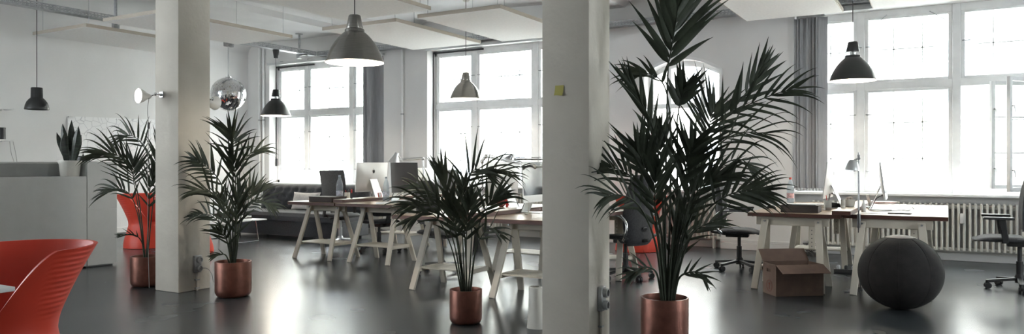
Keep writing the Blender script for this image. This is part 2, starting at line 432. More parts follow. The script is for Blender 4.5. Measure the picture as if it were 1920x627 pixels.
# the two casements of the right bay stand open into the room
def open_sash(root, hinge, free, z0, z1, bars):
    h, f_ = V(hinge), V(free); d = (f_ - h); L = d.length; d.normalize(); nrm = V((d.y, -d.x, 0))
    R = Matrix((d, nrm, UP)).transposed()
    s_ = MB(); t = .05
    def bx(u0, u1, a, b, th): s_.box(h + d * ((u0 + u1) / 2) + UP * ((a + b) / 2), (u1 - u0, th, b - a), R, .004)
    bx(0, t, z0, z1, .045); bx(L - t, L, z0, z1, .045); bx(t, L - t, z0, z0 + t, .045); bx(t, L - t, z1 - t, z1, .045)
    for k in range(bars):
        zz = z0 + (z1 - z0) * (k + 1) / (bars + 1); bx(t, L - t, zz - .009, zz + .009, .02)
    o = s_.build('open_casement', 'frame', root)
    MB().box(h + d * L / 2 + UP * (z0 + z1) / 2, (L - .08, .004, z1 - z0 - .08), R).build('pane', 'glass', o)
    for zz in (z0 + .25, z1 - .35):
        p = h + d * (L - .025) + nrm * -.03
        hb = MB().tube([p + UP * zz, p + UP * zz - nrm * .03], .008).tube([p + UP * zz - nrm * .03, p + UP * (zz - .08) - nrm * .035], [.009, .006])
        hb.build('window_handle', 'steel', o)
hz = (W3[1] - .08, YF - .05, 0)
open_sash(wC, (hz[0], YF + .02, 0), (.466, 10.92, 0), .95, 2.28, 2)
open_sash(wC, (hz[0], YF - .08, 0), (.625, 10.52, 0), .93, 2.29, 0)
# arched window
root = structroot('window_4')
a0, a1 = AR
def arch_poly(x0, x1, zb, zs, za, n=20):
    return [(x0, zb)] + [((x0 + x1) / 2 + t * (x1 - x0) / 2, zs + (za - zs) * (1 - t * t)) for t in [-1 + 2 * i / n for i in range(n + 1)]] + [(x1, zb)]
def arch_ring(mb, x0, x1, zb, zs, za, t, y0, y1):
    A = arch_poly(x0, x1, zb, zs, za); B = arch_poly(x0 + t, x1 - t, zb, zs - t * .4, za - t)
    for i in range(len(A) - 1):
        q = [A[i], A[i + 1], B[i + 1], B[i]]
        if abs(q[0][0] - q[1][0]) < 1e-6 and abs(q[0][1] - q[1][1]) < 1e-6: continue
        mb.prism(q, lambda u, v, d: V((u, d, v)), y0, y1)
f = MB(); arch_ring(f, a0, a1, ZS, zsp, zap, .08, YF - .04, YF + .04)
f.box2((a0, YF - .04, ZS), (a1, YF + .04, ZS + .09)); f.box2((a0, YF - .045, 2.13), (a1, YF + .045, 2.21), .004)
f.build('window_frame', 'frame', root)
ww = a1 - a0
mlt = MB()
for t in (.28, .72): mlt.box2((a0 + ww * t - .03, YF - .03, ZS), (a0 + ww * t + .03, YF + .03, 2.75))
mlt.build('mullion', 'frame', root)
MB().prism(arch_poly(a0 + .02, a1 - .02, ZS + .02, zsp - .02, zap - .03), lambda u, v, d: V((u, d, v)), YF - .003, YF + .003).build('pane', 'glass', root)
tr = MB(); arch_ring(tr, a0 - .03, a1 + .03, ZS, zsp + .02, zap + .04, .045, YW - .02, YW + .03)
tr.build('arch_moulding', 'frame', root)
# frame and pane of the added rear window
for i, (a, d) in enumerate(bo):
    r_ = structroot('window_%d' % (5 + i)); f = MB()
    sash(f, a, d, .85, 3.37, YB - .12, .08, .08); f.box2((a, YB - .16, 2.3), (d, YB - .08, 2.4)); f.box2(((a + d) / 2 - .05, YB - .16, .85), ((a + d) / 2 + .05, YB - .08, 3.37))
    f.build('window_frame', 'frame', r_)
    MB().box2((a + .05, YB - .122, .9), (d - .05, YB - .118, 3.3)).build('pane', 'glass', r_)
for i, (a, d) in enumerate(lo_):  # frames and panes of the added left wall windows
    r_ = structroot('window_%d' % (8 + i)); f = MB(); xx = XL - .12
    for u, v in ((a, a + .08), (d - .08, d), ((a + d) / 2 - .05, (a + d) / 2 + .05)): f.box2((xx - .04, u, .85), (xx + .04, v, 3.37))
    for u, v in ((.85, .93), (3.29, 3.37), (2.3, 2.4)): f.box2((xx - .04, a, u), (xx + .04, d, v))
    f.build('window_frame', 'frame', r_)
    MB().box2((xx - .002, a + .05, .9), (xx + .002, d - .05, 3.3)).build('pane', 'glass', r_)
r_ = structroot('window_11'); f = MB(); xx = XR + .12; a, d = RY  # added right wall window, out of view
for u, v in ((a, a + .08), (d - .08, d), ((a + d) / 2 - .05, (a + d) / 2 + .05)): f.box2((xx - .04, u, .85), (xx + .04, v, 3.37))
for u, v in ((.85, .93), (3.29, 3.37), (2.3, 2.4)): f.box2((xx - .04, a, u), (xx + .04, d, v))
f.build('window_frame', 'frame', r_)
MB().box2((xx - .002, a + .05, .9), (xx + .002, d - .05, 3.3)).build('pane', 'glass', r_)
w5 = window('window_10', W5[0], W5[1], [(W5[0] + .06, W5[0] + .95), (W5[0] + 1.05, W5[1] - 1.05), (W5[1] - .95, W5[1] - .06)])  # added window further along the window wall, out of view
# sills
for i, (a, d) in enumerate((W1, W2, W3, AR, W5)):
    s_ = MB().box2((a + .002, YW - .09, ZS), (d - .002, YF - .04, ZS + .035), .008, 2)
    struct(s_.build('trim_%d' % (2 + i), 'frame'))
st = MB()
for (xa, ya, xb, yb) in ((1663, 28, 1633, 53), (1743, 21, 1775, 38)): st.tube([onY(xa, ya, YF - .05), onY(xb, yb, YF - .09)], .006, 6)
st.build('window_stay', 'steel', wC)
# dark belt of the outer shutters at the left side of two windows
for (a, d), rt in ((W1, wA), (W2, wB)):
    s_ = MB().box2((a + .005, YF - .10, 1.30), (a + .012, YF - .075, ZT - .02)); s_.tube([(a + .012, YF - .09, 1.22), (a + .02, YF - .09, 1.38)], .022, 8)
    s_.box2((a + .005, YF - .075, ZT - .05), (a + 1.1, YF - .055, ZT - .02))
    s_.build('shutter_belt', 'black', rt)

# pillars
def pillar(x0, y0, x1, y1):
    return struct(MB().box2((x0, y0, 0), (x1, y1, ZC + .1), .012, 2).build('pillar', 'pillar'))
PA = (-6.81, 4.665, -6.45, 5.03); PB = (-2.445, 4.63, -2.085, 4.99)
pillar(*PA); pillar(*PB)

# street outside
def facade():
    f = MB(); y0, y1 = 27.0, 29.0
    f.box2((-60, y0, -5), (-18, y1, 9.5)); o = struct(f.build('exterior_facade', 'facadeyellow'))
    g = MB(); g.box2((-17.9, y0 + .5, -5), (30, y1, 13)); o2 = struct(g.build('exterior_facade', 'facade'))
    wn = MB(); fr = MB()
    for k in range(17):
        for j in range(4):
            x = -57 + k * 2.4; z = -3.2 + j * 3.2
            wn.box2((x, y0 - .02, z), (x + 1.1, y0 + .2, z + 1.9)); fr.box2((x + .52, y0 - .05, z), (x + .58, y0, z + 1.9)); fr.box2((x, y0 - .05, z + 1.25), (x + 1.1, y0, z + 1.31)); fr.box2((x - .15, y0 - .15, z - .15), (x + 1.25, y0, z))
    wn.build('street_window', 'facadewin', o); fr.build('street_window_frame', 'facade', o)
    wn = MB(); fr = MB()
    for k in range(16):
        for j in range(5):
            x = -16.5 + k * 2.7; z = -3.2 + j * 3.2
            wn.box2((x, y0 + .48, z), (x + 1.15, y0 + .7, z + 2.0)); fr.box2((x + .55, y0 + .44, z), (x + .6, y0 + .5, z + 2.0)); fr.box2((x, y0 + .44, z + 1.3), (x + 1.15, y0 + .5, z + 1.36))
    wn.build('street_window', 'facadewin', o2); fr.build('street_window_frame', 'facade', o2)
facade()
struct(MB().box2((-70, YWO + .05, -5.2), (40, 29, -5)).build('street', 'street'))
# ================================================================== CEILING FITTINGS
ZP = 3.25
def panel(x0, x1, y0, y1, label):
    t = thing('acoustic_ceiling_panel', label, 'ceiling panel', ((x0 + x1) / 2, (y0 + y1) / 2, ZP), group='hanging acoustic panels')
    hx, hy = (x1 - x0) / 2, (y1 - y0) / 2
    MB().box2((-hx + .012, -hy + .012, 0), (hx - .012, hy - .012, .045)).build('panel_board', 'panel', t)
    f = MB()
    f.box2((-hx, -hy, .003), (hx, -hy + .012, .05)); f.box2((-hx, hy - .012, .003), (hx, hy, .05))
    f.box2((-hx, -hy + .012, .003), (-hx + .012, hy - .012, .05)); f.box2((hx - .012, -hy + .012, .003), (hx, hy - .012, .05))
    f.build('wooden_frame', 'panel_edge', t)
    for sx in (-1, 1):
        for sy in (-1, 1):
            px_, py_ = sx * (hx - .1), sy * (hy - .1)
            zc = zceil((x0 + x1) / 2 + px_) - ZP
            MB().tube([(px_, py_, .045), (px_, py_, zc)], .003, 5).lathe([(0, .045), (.02, .045), (.02, .055), (0, .06)], 10, (px_, py_, 0)).build('wire', 'steel', t)
    return t
panel(-8.05, -6.65, 8.24, 10.44, 'white acoustic panel with pale wooden edge hanging directly above the two far desks')
panel(-6.25, -4.93, 8.20, 10.45, 'white acoustic panel hanging in front of the second window, right of the smaller silver lamp')
panel(-10.22, -8.94, 6.20, 8.50, 'white acoustic panel hanging just right of the left pillar, between pillar and large silver lamp')
panel(-12.2, -10.78, 6.29, 8.40, 'white acoustic panel hanging left of the left pillar, above the wall map')
panel(-2.42, -1.17, 8.20, 10.68, 'white acoustic panel hanging over the tall palm and the dark blind')
panel(-.82, .45, 8.20, 10.63, 'white acoustic panel at the top right edge, in front of the large window')
panel(-7.24, -5.77, 6.00, 7.86, 'white acoustic panel hanging directly above the large silver pendant lamp')

def tray(name, label, p, q, posts=(), wall=False):
    p, q = V(p), V(q); L = (q - p).length; d = (q - p).normalized(); s = V((-d.y, d.x, 0))
    t = thing('cable_tray', label, 'cable tray', p)
    R = Matrix((d, s, UP)).transposed(); b = MB(); wd, h = .16, .085
    b.box(d * L / 2 + UP * .001, (L, wd, .002), R)
    for sg in (-1, 1):
        o = s * sg * wd / 2
        for a, c in ((0, .022), (.036, .046), (.062, h)):
            b.box(d * L / 2 + o + UP * (a + c) / 2, (L, .003, c - a), R)
        k = .0; n = min(260, int(L / .05))
        for i in range(n + 1):
            b.box(d * (i * L / n) + o + UP * h / 2, (.016, .0028, h), R)
    b.build('tray_channel', 'steel', t)
    for u in posts:
        c = d * u
        zc = zceil((p + c).x) - p.z
        m = MB().tube([c + s * .12 + UP * -.06, c + s * .12 + UP * zc], .022, 10)
        m.lathe([(0, zc - .012), (.075, zc - .012), (.075, zc), (0, zc)], 20, c + s * .12)
        m.box(c + s * .05 + UP * -.012, (.05, .26, .022), R); m.box(c + s * .12 + UP * -.03, (.09, .06, .09), R)
        m.build('ceiling_post', 'steel', t)
    if wall:
        for i in range(6):
            c = d * (L * (i + .5) / 6)
            MB().box(c - s * -.075 + UP * .02, (.04, .1, .06), R).build('wall_bracket', 'steel', t)
    return t
ZTR = 3.43
XT = -11.0
tray('t', 'grey perforated cable tray running from the left edge back to the far corner', (XT, 2.0, ZTR), (XT, 11.00, ZTR), posts=(4.95, 8.75))
tray('t', 'grey perforated cable tray fixed along the window wall above the arched window', (XT + .1, 11.095, ZTR), (2.6, 11.095, ZTR), wall=True)

# curtain rails over the windows
def rail(x0, x1, label):
    t = thing('curtain_rail', label, 'curtain rail', (x0, YW - .05, 3.345), group=None)
    L = x1 - x0
    b = MB().box2((0, -.035, 0), (L, .035, .018), .003).box2((0, -.035, .018), (L, -.028, .05)).box2((0, .028, .018), (L, .035, .05)).box2((0, -.008, .018), (L, .008, .04))
    b.build('rail_profile', 'alu', t)
    n = 4
    for i in range(n):
        x = L * (i + .5) / n
        MB().box2((x - .02, -.02, .03), (x + .02, .05, .07), .003).build('rail_bracket', 'steel', t)
rail(W1[0] + .02, W1[1] + .05, 'white curtain rail above the far left window behind the sofa')
rail(W2[0] + .02, W2[1] + .05, 'white curtain rail above the window behind the smaller silver lamp')
rail(W3[0] + .02, W3[1] + .3, 'white curtain rail above the large right window')

def blind(x0, x1, label, n=9):
    t = thing('vertical_blind', label, 'blind', (x0, YW - .03, ZS + .05))
    L = x1 - x0; H = 3.345 - ZS - .055
    hd = MB().box2((0, -.02, H - .035), (L, .02, H), .004); hd.build('headrail', 'steel', t)
    rng = random.Random(n + int(x0 * 10))
    for i in range(n):
        if i == n // 3: continue
        x = L * (i + .5) / n; a = math.radians(rng.uniform(24, 46)); w = .127 / 2; co, si = math.cos(a), math.sin(a)
        def f(u, v, off, x=x, co=co, si=si):
            q = (u - .5) * 2 * w; bow = .008 * (1 - (2 * u - 1) ** 2) + off
            return V((x + q * co - bow * si, q * si + bow * co, .03 + v * (H - .065)))
        MB().sheet(f, 5, 1, .0012).build('slat', 'blind', t)
    c = MB()
    for sy in (-.045, .045): c.tube([(0, sy, .03), (L * .5, sy, .018), (L, sy, .03)], .0025, 5)
    for i in range(n): c.box((L * (i + .5) / n, 0, .02), (.05, .085, .035), Matrix.Rotation(math.radians(40), 3, 'Z'))
    c.build('bottom_weight_chain', 'alu', t)
blind(wx(1494, YW - .03), wx(1546, YW - .03), 'grey vertical blind gathered at the left of the large right window')
blind(wx(685, YW - .03), wx(717, YW - .03), 'grey vertical blind gathered at the right of the far window behind the desks')

# pipes and pendants
def pipe(x, label, n=1):
    t = thing('heating_pipe', label, 'pipe', (x, YW - .045, 0))
    p = MB()
    for i in range(n): p.tube([(i * .11, 0, 0), (i * .11, 0, 3.42 if n == 1 else 3.8)], .018 if n == 1 else .026, 10)
    p.build('pipe_run', 'frame', t)
    c = MB()
    for i in range(n):
        for z in (.6, 2.2): c.tube([(i * .11, .045, z), (i * .11, .0, z)], .01, 8).lathe([(.03, -.012), (.034, -.012), (.034, .012), (.03, .012)], 12, (i * .11, 0, z))
    c.build('pipe_clip', 'steel', t)
pipe(wx(757, YW), 'thin vertical pipe on the pier between the two left windows')
pipe(wx(490, YW), 'pair of white vertical pipes beside the far left corner', 2)

def pendant(d, x, ytop, rim_y, label, R=.25, kind='silver', hang=None, lit=True, spot=14):
    p = atD(x, rim_y, d); s = R / .25
    t = thing('pendant_lamp', label, 'pendant lamp', p, group='pendant lamps')
    sh = 'brushed' if kind == 'silver' else 'lampblack'
    prof = [(.250, 0), (.252, .004), (.243, .03), (.226, .075), (.203, .125), (.172, .175), (.138, .218), (.104, .252), (.085, .266), (.084, .285), (.079, .292), (.045, .296), (0, .297)]
    MB().lathe([(r * s, z * s) for r, z in prof], 48).build('lamp_shade', sh, t)
    inn = [(.250, 0), (.240, .03), (.222, .075), (.199, .125), (.168, .175), (.134, .215), (.09, .248), (0, .25)]
    MB().lathe([(r * s * .995, z * s + .001) for r, z in inn], 48).build('shade_lining', 'lampwhite', t)
    gap = 0 if kind == 'silver' else .035
    MB().lathe([(0, (.297 + gap) * s), (.071 * s, (.297 + gap) * s), (.072 * s, (.305 + gap) * s), (.052 * s, (.405 + gap) * s), (.046 * s, (.413 + gap) * s), (0, (.414 + gap) * s)], 32).build('lamp_cap', sh, t)
    if gap:
        MB().lathe([(.03 * s, .29 * s), (.03 * s, .335 * s)], 16).build('lamp_neck', 'chrome', t)
    top = hang if hang else zceil(p.x)
    ztop = top - p.z
    MB().tube([(0, 0, .41 * s), (0, 0, ztop)], .0045, 6).build('cord', 'blackcable', t)
    if kind == 'silver' and not hang:
        MB().lathe([(.06, ztop - .03), (.06, ztop), (0, ztop)], 24).build('canopy', 'brushed', t)
    else:
        MB().lathe([(0, ztop - .16), (.04, ztop - .16), (.062, ztop - .01), (.062, ztop), (0, ztop)], 24).build('canopy', 'lampblack', t)
    bz = .10 * s
    MB().ball((0, 0, bz), .038, 16, 10).build('light_bulb', 'bulb' if lit else 'lampwhite', t)
    MB().lathe([(.018, bz + .03), (.02, .25 * s)], 12).build('bulb_socket', 'lampwhite', t)
    if lit:
        L = bpy.data.lights.new('pendant_light', 'POINT'); L.energy = spot; L.shadow_soft_size = .04; L.color = (1, .90, .76)
        lo = bpy.data.objects.new('pendant_light', L); COL.objects.link(lo); lo.location = (p.x, p.y, p.z + .045)
    return t
pendant(6.5, 665, 0, 118, 'large silver dome pendant lamp hanging above the aisle, nearest of the lamps')
pendant(11.7, 873.5, 60, 186, 'smaller silver dome pendant lamp hanging before the second window')
pendant(14.2, 517.5, 95, 217.5, 'black dome pendant lamp hanging over the sofa from the cable tray', R=.277, kind='black', hang=ZTR, lit=True)
pendant(8.57, 1599, 0, 152, 'black dome pendant lamp hanging over the right desks, glowing white inside', kind='black')
# small black cylinder-neck lamp at the far left
p = atD(69, 206, 11.0)
t = thing('pendant_lamp', 'small black pendant lamp with cylinder neck hanging at the far left', 'pendant lamp', p, group='pendant lamps')
MB().lathe([(.158, 0), (.160, .004), (.157, .03), (.148, .07), (.130, .115), (.105, .150), (.085, .168), (.078, .18), (.076, .315), (.07, .325), (0, .326)], 40).build('lamp_shade', 'lampblack', t)
MB().lathe([(.157, 0), (.150, .04), (.126, .11), (.09, .15), (0, .16)], 40).build('shade_lining', 'lampblack', t)
MB().ball((0, 0, .075), .035, 14, 8).build('light_bulb', 'lampwhite', t)
MB().lathe([(.02, .1), (.02, .2)], 12).build('bulb_socket', 'lampwhite', t)
zt_ = zceil(p.x) - p.z
MB().tube([(0, 0, .32), (0, 0, zt_)], .0055, 6).build('cord', 'blackcable', t)
MB().lathe([(0, zt_ - .05), (.08, zt_ - .05), (.09, zt_), (0, zt_)], 24).build('canopy', 'lampblack', t)

# mirror ball
pc = atD(428, 177, 13.2); Rb = .30
t = thing('mirror_ball', 'silver mirror ball hanging on a chain beside the left pillar', 'disco ball', pc)
b = MB(); nv = 38
for i in range(nv):
    a0_, a1_ = math.pi * i / nv - math.pi / 2, math.pi * (i + 1) / nv - math.pi / 2
    nu = max(4, int(2 * math.pi * math.cos((a0_ + a1_) / 2) * Rb / .025))
    for k in range(nu):
        t0, t1 = 2 * math.pi * k / nu + .012 / max(.2, math.cos((a0_ + a1_) / 2)), 2 * math.pi * (k + 1) / nu - .012 / max(.2, math.cos((a0_ + a1_) / 2))
        q = [V((math.cos(a) * math.cos(th), math.cos(a) * math.sin(th), math.sin(a))) * Rb for a, th in ((a0_ + .005, t0), (a0_ + .005, t1), (a1_ - .005, t1), (a1_ - .005, t0))]
        b.bm.faces.new([b.bm.verts.new(v) for v in q])
b.ball((0, 0, 0), Rb * .985, 40, 24)
b.build('mirror_tiles', 'mirror', t, angle=3)
MB().lathe([(0, Rb - .01), (.05, Rb - .006), (.05, Rb + .012), (.015, Rb + .016), (.012, Rb + .05), (0, Rb + .05)], 20).build('hanging_cap', 'chrome', t)
zc = ZTR - pc.z - .09
ch = MB(); z = Rb + .05
i = 0
while z < zc:
    ax = V((1, 0, 0)) if i % 2 else V((0, 1, 0))
    ch.tube(arc((0, 0, z + .012), .011, 0, 360, 10, ax, V((0, 0, 1)))[:-1], .003, 5, closed=True); z += .019; i += 1
ch.build('chain', 'steel', t)
m = MB().box((0, 0, zc + .035), (.16, .09, .08), None, .01); m.box((.08, 0, zc + .02), (.09, .05, .10), None, .01); m.box((0, 0, zc + .08), (.06, .06, .03))
m.build('motor_mount', 'steel', t)

# ceiling smoke detectors
for (x, y, d, lb) in ((874, 12, 9.6, 'small round smoke detector on the ceiling between two hanging panels'),):
    q = gp(x, y, 3.85)
    t = thing('smoke_detector', lb, 'smoke detector', (q.x, q.y, zceil(q.x)))
    MB().lathe([(0, 0), (.055, 0), (.055, -.018), (.045, -.04), (.02, -.05), (0, -.05)], 24).build('detector_body', 'potwhite', t)
    MB().lathe([(.075, .0), (.075, -.012), (.055, -.014)], 24).build('detector_base', 'potwhite', t)

# ================================================================== LEFT SIDE
# white cabinets
XC = -9.0; yj = 5.263; ye = 5.645
def cabinet(name, label, x0, x1, y0, y1, h, doors):
    t = thing(name, label, 'cabinet', (x1, (y0 + y1) / 2, 0))
    dx, dy = x1 - x0, (y1 - y0) / 2
    MB().box2((-dx, -dy, .05), (-.022, dy, h), .002).build('cabinet_body', 'cab', t)
    MB().box2((-dx + .03, -dy + .02, 0), (-.06, dy - .02, .05)).build('plinth', 'cab_in', t)
    n = len(doors)
    for (ya, yb, za, zb) in doors:
        MB().box2((-.02, ya - (y0 + y1) / 2 + .002, za), (0, yb - (y0 + y1) / 2 - .002, zb), .002).build('cabinet_door', 'cab', t)
    return t
hL = 1.107
cabinet('low_cabinet', 'long low white cabinet carrying the sword plant, behind the front red chair', XC - .42, XC, 2.4, yj, hL, [(2.402, yj - 1.43, .02, hL), (yj - 1.43, yj, .02, hL)])
cabinet('tall_cabinet', 'narrow taller white cabinet at the right end of the low white cabinet', XC - .80, XC, yj + .003, ye, 1.283, [(yj + .003, ye, .02, .70), (yj + .003, ye, .70, 1.283)])
t = thing('sideboard', 'sideboard standing behind the low white cabinet, its front coloured in shadow grey', 'cabinet', (XC - .425, 3.83, 0))
MB().box2((-.38, -1.43, .0), (0, yj - 3.83, 1.262), .003).build('cabinet_body', 'cab_in', t)  # shade on the front is put into the darker body colour
MB().box2((-.382, -1.43, 1.262), (.0, yj - 3.83, 1.283), .003).build('cabinet_top', 'cab', t)

# sword plant in white pot
pp = atD(131, 331, 9.28); pp.z = hL
pp = onX(131, 331, XC - .16); pp.z = hL
t = thing('potted_sword_plant', 'dark upright sword plant in an off-white pot on the low white cabinet', 'potted plant', pp)
r0 = .122
MB().lathe([(0, 0), (r0 * .80, 0), (r0 * .84, .01), (r0 * .95, .15), (r0 * 1.03, .165), (r0 * 1.03, .192), (r0 * .96, .192), (r0 * .92, .165), (0, .160)], 36).build('plant_pot', 'potwhite', t)
MB().lathe([(0, .172), (.06, .174), (r0 * .93, .17)], 24).build('soil', 'soil', t)
rng = random.Random(3)
for (dx, h, w, ln, tw) in ((-.13, .37, .062, -.11, .3), (-.055, .47, .075, -.02, -.2), (.01, .52, .07, .0, .25), (.045, .40, .08, .01, .6), (.10, .44, .085, .05, -.3), (.07, .34, .07, .12, .5), (-.02, .36, .09, -.05, .9), (.04, .30, .06, .10, .1)):
    def f(u, v, off, dx=dx, h=h, w=w, ln=ln, tw=tw):
        wid = w * (.62 + .5 * math.sin(min(1, v * 1.25) * math.pi * .62)) * max(.02, 1 - max(0, (v - .62) / .38) ** 1.6)
        a = tw + v * .5; q = (u - .5) * wid
        b_ = RIGHT * (dx * .45 + (dx * .55 + ln * .5) * v) + FWD * (.05 * math.sin(dx * 40)) + UP * (.165 + h * v)
        s = RIGHT * math.cos(a) + FWD * math.sin(a); nn = FWD * math.cos(a) - RIGHT * math.sin(a)
        return b_ + s * q + nn * (abs(u - .5) * wid * .35 + off)
    MB().sheet(f, 4, 12, .004).build('sword_leaf', 'leafdark', t)
# small things on the sideboard
q = onX(156, 303, XC - .55); q.z = 1.283
t = thing('candle_holder', 'small black candle holder with a spike beside the sword plant', 'candle holder', q)
MB().lathe([(0, 0), (.095, 0), (.095, .012), (.075, .02), (.075, .062), (.055, .078), (0, .08)], 24).build('holder_body', 'black', t)
MB().lathe([(.012, .08), (.012, .09), (.004, .10), (.003, .135), (0, .136)], 10).build('spike', 'black', t)
q = onX(156, 331, XC - .20); q.z = hL
t = thing('storage_canister', 'taupe canister tucked between the white plant pot and tall cabinet', 'canister', q)
MB().lathe([(0, 0), (.046, 0), (.049, .006), (.049, .14), (.045, .145), (0, .146)], 28).build('canister_body', 'taupe', t)
MB().lathe([(.05, .14), (.05, .158), (.045, .162), (0, .163)], 28).build('canister_lid', 'taupe', t)
q = onX(176, 302, XC - .5); q.z = 1.283
t = thing('folded_paper', 'flat sheet of paper lying on the tall white cabinet', 'paper', (XC - .42, 5.475, 1.283))
MB().sheet(lambda u, v, o: V(((u - .5) * .30, (v - .5) * .24, .003 + o + .006 * math.sin(u * 5) ** 2)), 8, 4, .0015).build('paper_sheet', 'paper', t)

# wall map
t = thing('wall_map', 'large pale paper map pinned to the left wall', 'map', (XL + .006, 8.2, 1.74))
MB().sheet(lambda u, v, o: V((.004 + .010 * abs(math.sin(u * 9.4 + v * 2)) * (v * (1 - v) * 4) + o, (u - .5) * 1.75, (v - .5) * .69 + (.03 * u))), 40, 12, .001).build('map_sheet', 'map', t)
pn = MB()
for a in (-.86, .0, .86): pn.ball((.012, a, .335), .008, 8, 6)
pn.build('pin', 'steel', t)
# shelves on the left wall, only their ends in view
for (zz, lb) in ((2.150, 'upper white wall shelf at the left edge of the photo'), (1.650, 'lower white wall shelf at the left edge, under the other shelf')):
    e = onX(12, 203, XL)
    t = thing('wall_shelf', lb, 'shelf', (XL, e.y - .75, zz), group='white wall shelves')
    MB().box2((0, -.75, -.025), (.24, .75, 0), .002).build('shelf_board', 'white', t)
    for s in (-.6, .6): MB().box2((0, s - .012, -.18), (.02, s + .012, -.025)).box2((0, s - .012, -.045), (.2, s + .012, -.025)).build('shelf_bracket', 'white', t)
e = onX(3, 260, XL + .12)
t = thing('storage_jar', 'black jar standing on the lower wall shelf at the left edge', 'jar', (XL + .12, e.y, 1.65))
MB().lathe([(0, 0), (.05, 0), (.055, .006), (.055, .165), (.05, .172), (0, .172)], 24).build('jar_body', 'black', t)
MB().lathe([(.057, .165), (.057, .19), (0, .192)], 24).build('jar_lid', 'lampblack', t)
t = thing('hanging_cable', 'thin pale cable hanging down from the lower wall shelf', 'cable', (XL + .2, e.y + .05, 1.62))
MB().tube(spline([(0, .03, 0), (.01, .05, -.2), (.0, .10, -.36), (.02, .13, -.75), (0, .12, -1.0)], 20), .004, 6).tube(spline([(0, .08, 0), (.02, .11, -.2), (.0, .14, -.36), (.02, .16, -.75), (0, .12, -1.0)], 20), .004, 6).build('cable_strand', 'cable', t)

# red moulded chairs
def red_chair(loc, rz, label):
    t = thing('red_tub_chair', label, 'chair', loc, rz, group='red moulded chairs')
    NA, NZ = 80, 150
    def rim(a):                                    # a: angle, 0 = back (+X), pi = front
        c = (1 + math.cos(a)) / 2; q = max(0, min(1, (c - .03) / .50)); q = q * q * (3 - 2 * q)
        return .40 + .40 * q - .012 * (1 - c)
    def rad(a, z):
        v = z / .80
        r = .325 - .095 * math.sin(min(1, v / .55) * math.pi * .5) ** 2 + (.150 * max(0, (v - .42) / .58) ** 1.25)
        c = max(0, math.cos(a))
        r *= 1.0 + .10 * c * v
        return r
    def outer(a, z):
        rib = .0036 * math.sin(z * 2 * math.pi / .028) * max(0, 1 - abs(abs(a) - 1.2) / .42) * max(0, min(1, (z - .40) / .12))
        lean = V((.05 * (z / .8) ** 2, 0, 0))
        r = rad(a, z) + rib
        return V((r * math.cos(a), r * math.sin(a) * 1.0, z)) + lean
    def inner(a, z):
        r = max(.0, rad(a, z) - .022); lean = V((.05 * (z / .8) ** 2, 0, 0))
        return V((r * math.cos(a), r * math.sin(a), z)) + lean
    m = MB()
    O = []
    for i in range(NA):
        a = -math.pi + 2 * math.pi * i / NA; zt = rim(a)
        O.append([m.bm.verts.new(outer(a, .0 + zt * j / (NZ * 1))) for j in range(NZ + 1)])
    for i in range(NA):
        for j in range(NZ): m.bm.faces.new((O[i][j], O[(i + 1) % NA][j], O[(i + 1) % NA][j + 1], O[i][j + 1]))
    m.bm.faces.new([O[i][0] for i in range(NA)][::-1])
    I = []
    zs = .36
    for i in range(NA):
        a = -math.pi + 2 * math.pi * i / NA; zt = rim(a)
        col = [m.bm.verts.new(inner(a, zt + (zs - zt) * (j / 14))) for j in range(15)]
        for k in (1, 2, 3):                        # dished seat
            e = inner(a, zs); sx = .05 * (zs / .8) ** 2
            q = V((sx + (e.x - sx) * (1 - k * .25), e.y * (1 - k * .25), zs - .014 * k))
            col.append(m.bm.verts.new(q))
        I.append(col)
    for i in range(NA):
        A, B = I[i], I[(i + 1) % NA]
        m.bm.faces.new((O[i][-1], O[(i + 1) % NA][-1], B[0], A[0]))
        for j in range(len(A) - 1): m.bm.faces.new((A[j], B[j], B[j + 1], A[j + 1]))
    m.bm.faces.new([I[i][-1] for i in range(NA)])
    m.build('chair_shell', 'red', t, angle=50)
    fo = MB()
    for k in range(4):
        a = math.pi / 4 + k * math.pi / 2
        fo.lathe([(0, -.006), (.018, -.006), (.018, .004), (0, .004)], 12, (.27 * math.cos(a), .27 * math.sin(a), .0))
    fo.build('glide', 'black', t)
    return t
def aim(az):  # heading of camera-relative angle: 0 = pointing away from the camera, 90 = to the right of the photo
    v = FWD * math.cos(math.radians(az)) + RIGHT * math.sin(math.radians(az)); return math.atan2(v.y, v.x)
pf = atD(4, 309, 4.02); red_chair((pf.x, pf.y, .006), aim(24), 'red moulded tub chair in the near left foreground beside the white tabletop')
q = atD(276, 309, 11.35); red_chair((q.x, q.y, .006), aim(-72), 'red moulded tub chair behind the small palm, left of the left pillar')
q = atD(1196, 309, 10.9); red_chair((q.x, q.y, .006), aim(160), 'red moulded tub chair hidden behind the tall black office chair, right of the right pillar')
q = atD(355, 309, 10.6); red_chair((q.x, q.y, .006), aim(-95), 'red moulded tub chair mostly hidden behind the left pillar')

# white table corner bottom left
cn = gp(29, 538, .72)
t = thing('white_table', 'white tabletop corner at the lower left edge, beside the front red chair', 'table', (cn.x - .7, cn.y - .45, 0))
MB().box2((-.7, -.45, .70), (.7, .45, .72), .004, 2).build('tabletop', 'white', t)
MB().lathe([(0, 0), (.28, 0), (.28, .012), (.05, .02), (.035, .04), (.035, .66), (.12, .68), (.12, .70), (0, .70)], 32).build('pedestal', 'chrome', t)

